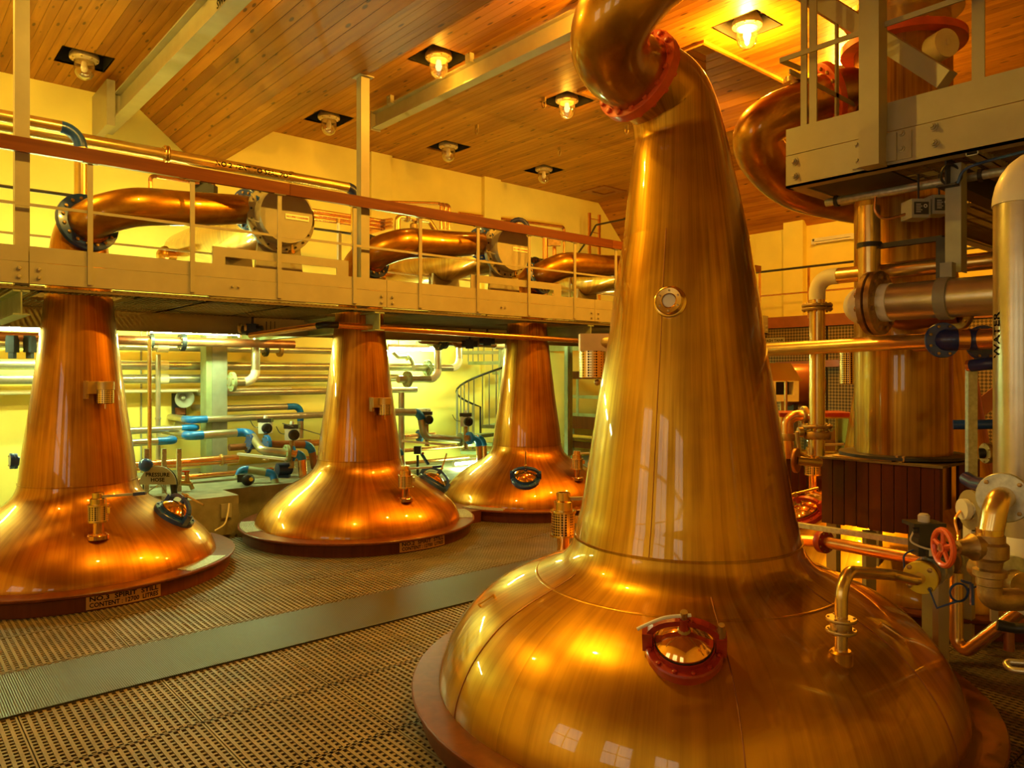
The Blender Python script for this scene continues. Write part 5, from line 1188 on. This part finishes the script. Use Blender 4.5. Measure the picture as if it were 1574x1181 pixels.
hg = thing('pipe_hanger', 'grey channel hanger dropping from upper platform to the thick pipe', 'bracket', (hx_.x, hx_.y, 2.37))
part(hg, 'channel', 'grey_steel', lambda b: (b.box(hx_.x - .04, hx_.x - .034, hx_.y - .04, hx_.y + .04, 2.42, 3.02), b.box(hx_.x - .034, hx_.x + .05, hx_.y - .04, hx_.y - .034, 2.42, 3.02)), False)
part(hg, 'pipe_band', 'grey_steel', lambda b: (b.ring((xp, hx_.y - .03, zc), (0, 1, 0), .105, .117, .06, 24), b.box(xp - .03, xp + .03, hx_.y - .04, hx_.y + .02, zc + .11, 2.46)))
for k, (px, py, lab) in enumerate(((1416, 320, 'left grey control box with label plate below the platform'), (1448, 314, 'right grey control box half behind the hanger channel'))):
    c = W(px, py, 4.35); t = thing('control_box', lab, 'control box', c - UP * .07, 'grey control boxes')
    part(t, 'case', 'grey_plastic', lambda b: b.obox(c + FWD * .06, RGT * .055, FWD * .06, UP * .055), False)
    pl = part(t, 'label_plate', 'dark_plastic', lambda b: b.obox(c - FWD * .002, RGT * .042, FWD * .002, UP * .036), False)
    part(pl, 'logo', 'white_plastic', lambda b: b.ring(c - FWD * .005 + RGT * .022 + UP * .012, -FWD, .006, .011, .001, 14))
    part(pl, 'print_lines', 'white_plastic', lambda b: [b.obox(c - FWD * .005 - RGT * (.018 - .004 * (i % 2)) + UP * (.022 - .011 * i), RGT * (.014 + .004 * (i % 2)), FWD * .0006, UP * .0018) for i in range(5)], False, 'stuff')
    part(t, 'screw', 'brass_dull', lambda b: b.cyl(c - FWD * .001 + RGT * .046 - UP * .046, c - FWD * .006 + RGT * .046 - UP * .046, .004, None, 8))
    part(t, 'hanger_rod', 'iron_dark', lambda b: b.cyl(c + UP * .05 + FWD * .03, c + FWD * .03 + UP * (3.03 - c.z), .006, None, 6))
lp = W(1462, 268, 4.1)
tag(part(None, 'cable_loop', 'black', lambda b: b.sweep([lp + (RGT * math.cos(a) + UP * math.sin(a)) * .055 + FWD * .01 * math.sin(2 * a) for a in [2 * math.pi * i / 24 for i in range(25)]] , .007, 6)), 'coiled black cable loop on the conduit under platform', 'cable')
tag(part(None, 'blue_cable', 'blue_cable', lambda b: b.sweep(catmull([W(1472, 282, 4.05), W(1482, 262, 4.02), W(1510, 250, 3.95), W(1580, 232, 3.7)], [1] * 4, 6)[0], .008, 6)), 'blue cable following the underside of upper platform', 'cable')
tag(part(None, 'orange_cable', 'copper_pipe', lambda b: b.sweep(catmull([W(1346, 303, 4.5), W(1346, 325, 4.5), W(1362, 336, 4.48), W(1405, 326, 4.4)], [1] * 4, 6)[0], .009, 6)), 'orange cable curling into the left grey control box', 'cable')
rv = W(1336, 385, 4.75)
rp_ = pipe('riser_pipe', 'brass riser pipe in front of copper column left side', [W(1336, 318, 4.75), W(1336, 455, 4.75), Vector((xp + .5, e0.y, zc))], .066, 'brass_pipe', .1)
part(rp_, 'band', 'iron_dark', lambda b: b.ring(W(1336, 381, 4.75), UP, .066, .074, .03, 20))
tag(part(None, 'strut_arm', 'iron_dark', lambda b: (b.bar(W(1350, 379, 4.72), W(1450, 366, 4.4), .04, .03), b.bar(W(1448, 366, 4.4), W(1448, 428, 4.4), .05, .05)), False), 'dark bracket arm tying riser pipe to hanger', 'bracket')
dk = pipe('dark_reducer', 'dark copper bend tucked under the thick grey pipe', [W(1350, 470, 4.75), W(1385, 492, 4.7), W(1470, 478, 4.5)], .075, 'dark_copper_pipe', .2, flanges=[(W(1478, 478, 4.48), RGT, .11, .03, 'cast_bronze', 4)])
# foreground vertical water pipe at the right edge
wp0 = W(1568, 300, 2.9); wx, wy = wp0.x, wp0.y
wt = pipe('water_pipe', 'thick pale vertical water pipe with cream elbow at right frame edge', [Vector((wx, wy, .98)) + RGT * 1.2, (wx, wy, .98), (wx, wy, W(1568, 262, 2.9).z), Vector((wx, wy, W(1568, 262, 2.9).z)) + RGT * 1.6 + FWD * .6], .090, 'steel_pipe', .14, {0: 'white_lagging', 1: 'white_lagging'}, seg=28)
zb_ = W(1568, 860, 2.9).z
part(wt, 'lagging', 'white_lagging', lambda b: b.lathe([(.094, zb_ - .02), (.094, zb_ + .09), (.092, zb_ + .095)], (wx, wy, 0), UP, 28))
vd = Vector((-wx, -wy, 0)).normalized(); a0 = math.atan2(vd.y, vd.x)
def vtext(u, v):
    a = a0 - .98 - v / .0915; return Vector((wx + .0912 * math.cos(a), wy + .0912 * math.sin(a), W(1540, 550, 2.85).z + u))
lettering(wt, 'WATER', .052, vtext, 'ink', 'LEFT')

# ------------------------------------------------------------------ valve group at lower right
fo = W(1543, 765, 2.55); fnv = (Vector((0, 0, H)) - fo); fnv.z = .05; fnv = (fnv.normalized() - RGT * .35).normalized()
bv = pipe('bent_valve_pipe', 'brass bend dropping from a large grey flange at right edge', [fo + fnv * -.02, fo + fnv * .085, fo + fnv * .095 - RGT * .02 - UP * .125], .038, 'brass_pipe', .075, seg=20, flanges=[(fo, fnv, .084, .022, 'galvanised', 4)])
b0 = fo + fnv * .095 - RGT * .02 - UP * .115
part(bv, 'collar', 'brass', lambda b: b.lathe([(.041, -.03), (.041, .02)], b0, UP, 20))
gvb = thing('globe_valve', 'bronze globe valve with red handwheel at lower right', 'valve', b0 - UP * .3)
part(gvb, 'body', 'cast_bronze', lambda b: b.lathe([(.035, -.17), (.04, -.165), (.04, -.14), (.05, -.135), (.05, -.115), (.036, -.11), (.04, -.085), (.056, -.072), (.056, -.03), (.046, -.022), (.046, 0)], b0, UP, 20))
part(gvb, 'elbow', 'cast_bronze', lambda b: b.sweep(fillet([b0 - UP * .16, b0 - UP * .215, b0 - UP * .215 + RGT * .1], .06)[0], .037, 18))
wl = -RGT * .85 - FWD * .05; wl.normalize(); g0 = b0 - UP * .04
part(gvb, 'bonnet', 'cast_bronze', lambda b: b.lathe([(.04, 0), (.045, .03), (.03, .05), (.022, .08), (.012, .085), (.012, .14)], g0 + wl * .03, wl, 16))
hw = part(gvb, 'handwheel', 'orange_red_paint', lambda b: (b.sweep([g0 + wl * .16 + (FWD * math.cos(a) + UP * math.sin(a)) * .058 for a in [2 * math.pi * i / 24 for i in range(25)]], .0095, 8),
     b.cyl(g0 + wl * .15, g0 + wl * .17, .016, None, 12), [b.cyl(g0 + wl * .16, g0 + wl * .16 + (FWD * math.cos(a) + UP * math.sin(a)) * .055, .008, None, 6) for a in (.3, 1.56, 2.8, 4.1, 5.35)]))
f3 = W(1555, 893, 2.75)
pipe('lower_flange', 'large round grey flange below the bronze valve, right edge', [f3 + FWD * .2, f3 - FWD * .06], .045, 'cast_bronze', seg=18, flanges=[(f3, FWD, .092, .024, 'galvanised', 4)])
# outlet from the big pot to the yellow flange and its actuated valve
pf, nf = surface_at(WASH, (WX, WY), 1293, 1006)
yf = W(1415, 888, 3.75); yn = (RGT * -.72 - FWD * .69 - UP * .05).normalized()
ch = project(pf)
d_p = pf.x * FWD.x + pf.y * FWD.y
op = pipe('outlet_pipe', 'bent brass outlet pipe from big pot to yellow flange', [pf - UP * .02, Vector((pf.x, pf.y, W(1293, 878, d_p).z)), W(1372, 884, 3.72), yf + yn * .06, yf], .0275, 'brass_pipe', [.10, .1, .04], seg=18,
     flanges=[(pf + UP * .115, UP, .065, .014, 'brass_dull', 6), (pf + UP * .165, UP, .065, .014, 'brass_dull', 6), (pf + UP * .14, UP, .045, .05, 'brass_dull', 0)])
part(op, 'foot', 'copper_wash', lambda b: b.lathe([(.05, -.04), (.05, .02), (.04, .03)], pf, UP, 20))
yfl = flange(op, yf, yn, .082, .02, 'yellow_paint', 4, 'yellow_flange', .012)
av = thing('actuated_valve', 'row of valve discs behind yellow flange with black actuator on top', 'valve', yf - UP * .1)
for k, (o, r, m) in enumerate(((.05, .075, 'cast_bronze'), (.095, .06, 'steel_pipe'), (.14, .078, 'galvanised'), (.19, .055, 'galvanised'), (.25, .078, 'galvanised'), (.31, .055, 'steel_pipe'), (.38, .078, 'cast_bronze'), (.43, .078, 'galvanised'))):
    part(av, 'disc', m, lambda b: b.cyl(yf - yn * (o - .016), yf - yn * (o + .016), r, None, 28))
part(av, 'tie_bar', 'brass_dull', lambda b: b.cyl(yf - yn * .02, yf - yn * .46, .035, None, 14))
ac = W(1420, 845, 3.85)
part(av, 'neck', 'galvanised', lambda b: b.cyl(ac - UP * .1, ac, .018, None, 10))
part(av, 'actuator', 'dark_plastic', lambda b: (b.obox(ac + UP * .02, RGT * .055, FWD * .05, UP * .045), b.obox(ac + RGT * .075 + UP * .005, RGT * .03, FWD * .04, UP * .04), b.cyl(ac - FWD * .05, ac - FWD * .075, .032, None, 16)), False)
lb = part(av, 'spec_label', 'white_plastic', lambda b: (b.obox(ac - FWD * .077, RGT * .016, FWD * .001, UP * .016)), False)
part(av, 'switch_box', 'dark_plastic', lambda b: (b.obox(ac + UP * .095, RGT * .05, FWD * .05, UP * .03), b.obox(ac + UP * .135, RGT * .082, FWD * .06, UP * .009), b.cyl(ac + UP * .105 - RGT * .055 - FWD * .03, ac + UP * .105 - RGT * .075 - FWD * .03, .015, None, 10)), False)
part(av, 'indicator', 'white_plastic', lambda b: b.lathe([(.028, .143), (.028, .175), (.02, .185)], ac, UP, 18))
part(av, 'cable', 'white_lagging', lambda b: b.sweep(catmull([ac + UP * .1 - RGT * .07 - FWD * .03, ac + UP * .05 - RGT * .09 - FWD * .05, ac + UP * .02 - FWD * .09, ac + UP * .05 + RGT * .12 - FWD * .06], [1] * 4, 6)[0], .005, 6))
part(av, 'air_line', 'blue_cable', lambda b: b.sweep(catmull([ac - RGT * .05 + UP * .0, ac - RGT * .1 - UP * .03, ac - RGT * .1 - UP * .1], [1] * 3, 6)[0], .005, 6))
lc = W(1474, 911, 3.6)
tag(part(None, 'air_hose', 'blue_cable', lambda b: b.sweep([W(1428, 905, 3.7), W(1440, 935, 3.65)] + [lc + (RGT * math.cos(a) + UP * math.sin(a)) * .043 for a in [math.radians(-100 + i * 20) for i in range(24)]] + [W(1490, 905, 3.6), W(1520, 897, 3.5)], .0055, 6)), 'thin blue air hose coiled once beside the yellow flange', 'hose')
tag(part(None, 'lever_handle', 'blue_paint', lambda b: (b.bar(W(1478, 893, 3.55), W(1492, 897, 3.55), .015, .012), b.bar(W(1493, 897, 3.55), W(1494, 930, 3.55), .016, .012)), False), 'small blue dipped lever handle below the bronze valve', 'lever')
# standing pipes behind
lo_ = W(1470, 1010, 3.9); 
pipe('stand_pipe', 'brass vertical pipe bending up to the right behind big pot', [W(1470, 880, 3.95), W(1470, 1014, 3.95), W(1800, 763, 3.0)], .033, 'brass_pipe', .05, seg=18)
pipe('stand_pipe', 'black-ended steel tube low at right frame edge', [W(1540, 962, 3.3), W(1560, 966, 3.28), W(1900, 975, 2.9)], .022, 'steel_pipe', .04, {0: 'black'}, ext=.06)
pipe('stand_pipe', 'low bent steel rail near floor at right frame edge', [W(1900, 1066, 2.8), W(1552, 1030, 3.25), W(1543, 1017, 3.3), W(1900, 1044, 2.9)], .014, 'steel_pipe', .05)
pipe('stand_pipe', 'upright dark copper tube beside the right frame edge', [W(1551, 935, 3.7), W(1551, 1000, 3.7)], .024, 'dark_copper_pipe')
tag(part(None, 'flat_strut', 'cream_steel', lambda b: b.bar(W(1528, 915, 3.6), W(1528, 955, 3.6), .035, .012, FWD), False), 'short pale flat strut below the large flange at right', 'strut')
tag(part(None, 'support_post', 'cream_steel', lambda b: b.obox(Vector((W(1446, 950, 4.25).x, W(1446, 950, 4.25).y, .38)), RGT * .03, FWD * .03, UP * .38), False), 'pale steel support post behind the valve discs', 'post')
tag(part(None, 'support_post', 'cream_steel', lambda b: b.obox(Vector((W(1336, 860, 5.15).x, W(1336, 860, 5.15).y, .39)), RGT * .035, FWD * .03, UP * .39), False), 'pale steel support post under the boarded box', 'post')
# galvanised strut and blue fittings near the column
gs = W(1493, 650, 4.2)
tag(part(None, 'galvanised_strut', 'galvanised', lambda b: b.obox(gs, RGT * .026, FWD * .015, UP * .315), False), 'upright galvanised flat strut right of copper column', 'strut')
pipe('blue_fitting', 'small blue pipe end above the galvanised strut', [W(1488, 563, 4.2), W(1520, 559, 4.1), W(1900, 545, 3.6)], .033, 'copper_pipe', .05, {0: 'navy_paint'}, ext=.08)
pipe('blue_fitting', 'blue pipe bend below the galvanised strut', [W(1486, 736, 4.0), W(1500, 744, 3.9), W(1545, 752, 3.6)], .038, 'blue_paint', .08)
pipe('blue_fitting', 'thin blue and steel pipe crossing behind the galvanised strut', [W(1465, 653, 4.6), W(1500, 653, 4.55), W(1900, 641, 4.0)], .03, 'blue_paint', .05)
pipe('black_valve_pipe', 'small black-bodied valve line behind water pipe', [W(1505, 697, 4.4), W(1900, 688, 3.9)], .03, 'black', flanges=[(W(1517, 697, 4.38), RGT, .06, .03, 'cast_bronze', 6)])
wb = W(1530, 845, 2.85)
jb = thing('white_actuator', 'white valve actuator with round disc left of the brass bend', 'valve', W(1496, 815, 3.2))
part(jb, 'body', 'white_plastic', lambda b: (b.cyl(W(1478, 783, 3.2), W(1486, 783, 3.2), .045, None, 18), b.cyl(W(1486, 783, 3.2), W(1525, 782, 3.15), .03, None, 16)))
part(jb, 'disc', 'cream_steel', lambda b: b.lathe([(.085, 0), (.085, .012)], W(1490, 784, 3.2), RGT, 24))
part(jb, 'lower_box', 'white_plastic', lambda b: b.obox(W(1497, 815, 3.25), RGT * .03, FWD * .03, UP * .07), False)
part(jb, 'spec_panel', 'black', lambda b: b.obox(W(1501, 806, 3.2), RGT * .018, FWD * .004, UP * .03), False)
part(jb, 'cable', 'copper_pipe', lambda b: b.sweep(catmull([W(1476, 786, 3.2), W(1468, 800, 3.18), W(1473, 825, 3.15), W(1470, 840, 3.1)], [1] * 4, 6)[0], .006, 6))
kb_ = thing('knife_valve', 'square green-grey valve frame beside the water pipe', 'valve', W(1555, 830, 3.1))
part(kb_, 'frame', 'green_steel', lambda b: (b.obox(W(1556, 776, 3.1), RGT * .09, FWD * .05, UP * .012), b.obox(W(1556, 806, 3.1), RGT * .09, FWD * .05, UP * .012), [b.cyl(W(x, 776, 3.06), W(x, 806, 3.06), .008, None, 6) for x in (1530, 1560)]), False)
part(kb_, 'core', 'cream_lagging', lambda b: b.cyl(W(1560, 805, 3.15), W(1560, 777, 3.15), .075, None, 20))
part(kb_, 'tail', 'green_steel', lambda b: b.cyl(W(1560, 812, 3.15), W(1560, 832, 3.15), .07, .05, 20))
# red-flanged copper line crossing under the boarded box
fr_ = W(1266, 833, 5.0)
pipe('copper_line', 'copper pipe with dark red flange running under the boarded box', [W(1150, 826, 5.35), fr_, W(1440, 866, 4.25)], .038, 'copper_pipe', .02, flanges=[(fr_, (W(1440, 866, 4.25) - fr_), .075, .05, 'red_paint', 8)])
tag(part(None, 'guard_rail', 'galvanised', lambda b: b.bar(W(1220, 806, 5.0), W(1415, 836, 4.2), .04, .03), False), 'slanting galvanised bar above the red-flanged copper line', 'bar')

# ------------------------------------------------------------------ far end of the hall
def mesh_mat(name, a, c, scale):
    m, nt, b = nodes(name); L = nt.links
    tc = nt.nodes.new('ShaderNodeTexCoord'); mp = nt.nodes.new('ShaderNodeMapping'); mp.inputs['Rotation'].default_value = (math.radians(45), 0, 0)
    mp.inputs['Scale'].default_value = (scale, scale, scale)
    v = nt.nodes.new('ShaderNodeTexChecker'); v.inputs['Scale'].default_value = 1.0
    L.new(tc.outputs['Object'], mp.inputs[0]); L.new(mp.outputs[0], v.inputs['Vector'])
    v.inputs['Color1'].default_value = a + (1,); v.inputs['Color2'].default_value = c + (1,)
    L.new(v.outputs[0], b.inputs['Base Color']); b.inputs['Roughness'].default_value = .45; b.inputs['Metallic'].default_value = .3
mesh_mat('expanded_mesh', (.26, .17, .05), (.06, .035, .010), 26.0)
XM = 12.5; zp = 2.83
ep = thing('end_platform', 'far end platform with thin rust-coloured railing below end wall', 'platform', (XM, 5.5, zp - .12))
part(ep, 'deck', 'tank_brown', lambda b: b.box(XM, XE, .5, YB, zp - .1, zp - .02), False)
part(ep, 'fascia', 'tank_brown', lambda b: b.box(XM - .015, XM, .5, 9.1, zp - .14, zp + .06), False)
for k in range(9): part(ep, 'post', 'copper_pipe', lambda b: b.box(XM - .02, XM, .8 + .95 * k, .84 + .95 * k, zp, 3.72), False)
part(ep, 'handrail', 'iron_dark', lambda b: b.cyl((XM - .01, .5, 3.74), (XM - .01, 9.1, 3.74), .02, None, 8))
part(ep, 'mid_rail', 'copper_pipe', lambda b: b.box(XM - .015, XM - .005, .5, 9.1, 3.28, 3.31), False)
for k in range(6):
    y0, y1 = .5 + 1.43 * k, .5 + 1.43 * (k + 1) - .03
    tag(part(None, 'mesh_screen', 'expanded_mesh', lambda b: (b.box(XM + .02, XM + .03, y0, y1, -.002, zp - .15), b.box(XM + .01, XM + .04, y0, y0 + .04, -.002, zp - .15)), False),
        ['expanded metal screen behind the copper column, far right', 'expanded metal screen just left of copper column', 'expanded metal screen in middle of far end, right of big neck',
         'expanded metal screen hidden behind the big neck', 'expanded metal screen left of big neck, right part', 'expanded metal screen left of big neck, beside green column'][k], 'screen', 'expanded metal screens below end platform')
sg_ = onX(1190, 524, XM - .02)
sn = thing('tank_sign', 'small dark sign on mesh screen just right of the big neck', 'sign', sg_ - UP * .06)
part(sn, 'board', 'sign_grey', lambda b: b.box(XM - .02, XM + .005, sg_.y - .2, sg_.y + .25, sg_.z - .055, sg_.z + .055), False)
lettering(sn, 'WASH TANK', .07, flat((XM - .022, sg_.y + .02, sg_.z), (0, -1, 0), (0, 0, 1)))
ft = thing('wall_batten', 'unlit white batten lamp on the end wall beside copper column', 'lamp', onX(1280, 380, XE - .05))
fa_, fb_ = onX(1251, 373, XE - .08), onX(1312, 358, XE - .08); fb_.z = fa_.z
part(ft, 'housing', 'white_plastic', lambda b: b.bar(fa_ + UP * .04, fb_ + UP * .04, .10, .06), False)
part(ft, 'tube', 'bulb_white', lambda b: b.cyl(fa_ - UP * .01, fb_ - UP * .01, .02, None, 10))
for q, nm in ((fa_, 'end_cap'), (fb_, 'end_cap')): part(ft, nm, 'white_plastic', lambda b: b.obox(q + UP * .01, Vector((.05, 0, 0)), Vector((0, .03, 0)), UP * .05), False)
# spirit safe and neighbours
so = W(1245, 700, 7.6)
sf = thing('spirit_safe', 'brass-framed glass spirit safe on boarded base beyond the big neck', 'spirit safe', (so.x, so.y, 0))
c0 = W(1245, 668, 7.6); hwid = .36; hh = .19
def frame(b):
    for i in (-1, 1):
        for j in (-1, 1):
            b.cyl(c0 + RGT * hwid * i + FWD * .2 * j - UP * hh, c0 + RGT * hwid * i + FWD * .2 * j + UP * hh, .014, None, 8)
            b.bar(c0 + RGT * hwid * i - FWD * .2 + UP * hh * j, c0 + RGT * hwid * i + FWD * .2 + UP * hh * j, .025, .025)
        for z in (-1, 1): b.bar(c0 - RGT * hwid + FWD * .2 * i + UP * hh * z, c0 + RGT * hwid + FWD * .2 * i + UP * hh * z, .025, .03)
part(sf, 'frame', 'brass', frame)
part(sf, 'pane', 'clear_glass', lambda b: b.obox(c0 - FWD * .2, RGT * hwid, FWD * .002, UP * hh), False)
part(sf, 'pane', 'clear_glass', lambda b: b.obox(c0 + RGT * hwid, RGT * .002, FWD * .19, UP * hh), False)
part(sf, 'lid', 'red_paint', lambda b: b.obox(c0 + UP * (hh + .02), RGT * (hwid + .03), FWD * .23, UP * .02), False)
part(sf, 'bowl', 'clear_glass', lambda b: b.lathe([(.07, -.17), (.08, -.1), (.08, .04)], c0 - RGT * .22, UP, 18, False))
part(sf, 'bowl', 'clear_glass', lambda b: b.lathe([(.07, -.17), (.08, -.1), (.08, .04)], c0 + RGT * .05, UP, 18, False))
part(sf, 'tray', 'brass_dull', lambda b: b.obox(c0 - UP * (hh + .015), RGT * (hwid + .02), FWD * .22, UP * .015), False)
for k in range(9):
    a = c0 - RGT * (hwid - .08 * k * hwid / .36 - .02); part(sf, 'base_board', 'dark_boards', lambda b: b.obox(Vector((a.x, a.y, (c0.z - hh - .03) / 2)) - FWD * .19 + RGT * .03, RGT * .037, FWD * .012, UP * (c0.z - hh - .03) / 2), False)
hd_ = W(1205, 572, 8.4)
sh = thing('brass_hood', 'bright brass sloped hood on thin stand right of big neck', 'hood', W(1206, 640, 8.4))
part(sh, 'hood', 'brass', lambda b: b.add([hd_ + RGT * x + FWD * y + UP * z for x, y, z in ((-.2, -.12, -.10), (.16, -.12, -.10), (.16, .12, -.10), (-.2, .12, -.10), (-.17, -.02, .10), (.07, -.02, .10), (.07, .08, .10), (-.17, .08, .10))], [(3, 2, 1, 0), (4, 5, 6, 7), (0, 1, 5, 4), (1, 2, 6, 5), (2, 3, 7, 6), (3, 0, 4, 7)]), False)
part(sh, 'stand', 'brass_pipe', lambda b: b.cyl(hd_ + RGT * .02 - UP * .1, W(1208, 640, 8.4), .018, None, 10))
cbx = W(1202, 597, 9.2)
cbn = thing('cream_cabinet', 'small cream cabinet with dark opening below the brass hood', 'cabinet', cbx - UP * .18)
part(cbn, 'case', 'cream_board', lambda b: (b.obox(cbx + UP * .12, RGT * .17, FWD * .1, UP * .04), b.obox(cbx - UP * .12, RGT * .17, FWD * .1, UP * .04), b.obox(cbx - RGT * .14, RGT * .03, FWD * .1, UP * .08), b.obox(cbx + RGT * .14, RGT * .03, FWD * .1, UP * .08)), False)
part(cbn, 'back', 'black', lambda b: b.obox(cbx + FWD * .08, RGT * .12, FWD * .01, UP * .08), False)
part(cbn, 'shelf_leg', 'brass_dull', lambda b: b.obox(cbx - UP * (cbx.z + .16) / 2 , RGT * .02, FWD * .02, UP * (cbx.z - .16) / 2), False)
tb = W(1240, 592, 9.8)
bt = thing('brown_tank', 'glossy brown round-edged tank beside the cream cabinet', 'tank', W(1240, 625, 9.8))
part(bt, 'shell', 'tank_brown', lambda b: b.lathe([(.2, 0), (.27, .03), (.28, .06), (.28, .44), (.27, .47), (.2, .5)], tb - RGT * .33, RGT, 32))
part(bt, 'stand', 'iron_dark', lambda b: (b.obox(tb - RGT * .2 - UP * (tb.z + .25) / 2, RGT * .03, FWD * .15, UP * (tb.z - .25) / 2), b.obox(tb + RGT * .05 - UP * (tb.z + .25) / 2, RGT * .03, FWD * .15, UP * (tb.z - .25) / 2)), False)
tag(part(None, 'cross_rail', 'tank_brown', lambda b: b.bar(onX(1195, 562, XM - .04), onX(1302, 558, XM - .04), .14, .12), False), 'brown cross rail in front of mesh screen left of column', 'rail')
tag(part(None, 'stair_stringer', 'tank_brown', lambda b: b.bar(W(1255, 705, 8.2), W(1320, 640, 8.0), .06, .16), False), 'brown sloping stair stringer behind the boarded box', 'stringer')
tag(part(None, 'stair_stringer', 'tank_brown', lambda b: b.bar(W(1490, 640, 7.6), W(1574, 575, 7.4), .06, .16), False), 'brown sloping stair stringer at the right edge behind water pipe', 'stringer')
tag(part(None, 'red_girder', 'tank_brown', lambda b: b.box(11.0, 11.2, -1.5, 2.6, 0, 2.7), False), 'reddish partition panel behind copper column at right', 'panel')
# landing left of the big neck
lx = 11.6
ln = thing('side_landing', 'low landing with brown boards and pale rails left of big neck', 'landing', (lx, 8.0, 0))
la, lb_ = onX(884, 640, lx).y, onX(945, 640, lx).y
def rail_z(y): return onX(905, y, lx).z
part(ln, 'top_board', 'plinth_wood', lambda b: b.box(lx - .03, lx, lb_ - .4, la + .2, rail_z(583), rail_z(571)), False)
part(ln, 'rail', 'green_steel', lambda b: b.box(lx - .02, lx, lb_ - .4, la + .2, rail_z(613), rail_z(608)), False)
part(ln, 'rail', 'green_steel', lambda b: b.box(lx - .02, lx, lb_ - .4, la + .2, rail_z(641), rail_z(636)), False)
q = onX(889, 600, lx); part(ln, 'post', 'green_steel', lambda b: b.box(lx - .04, lx - .02, q.y - .03, q.y + .03, rail_z(641), rail_z(583)), False)
part(ln, 'deck_board', 'plinth_wood', lambda b: b.box(lx - .02, lx + .8, lb_ - .4, la + .2, rail_z(660), rail_z(641)), False)
part(ln, 'pipe_bracket', 'green_steel', lambda b: b.box(lx - .12, lx - .01, la + .05, la + .1, rail_z(690), rail_z(668)), False)
part(ln, 'lower_board', 'plinth_wood', lambda b: b.box(lx - .02, lx, lb_ - .4, la + .2, rail_z(690), rail_z(680)), False)
for q in (lb_ - .3, la + .1): part(ln, 'leg', 'green_steel', lambda b: b.box(lx - .01, lx + .05, q - .03, q + .03, -.002, rail_z(660)), False)
pipe('landing_pipe', 'brass pipe below the landing boards left of big neck', [(lx - .1, lb_ - .4, rail_z(672)), (lx - .1, la + .2, rail_z(672))], .05, 'brass_pipe')
for o in list(bpy.data.objects):
    if '_org' in o: del o['_org']
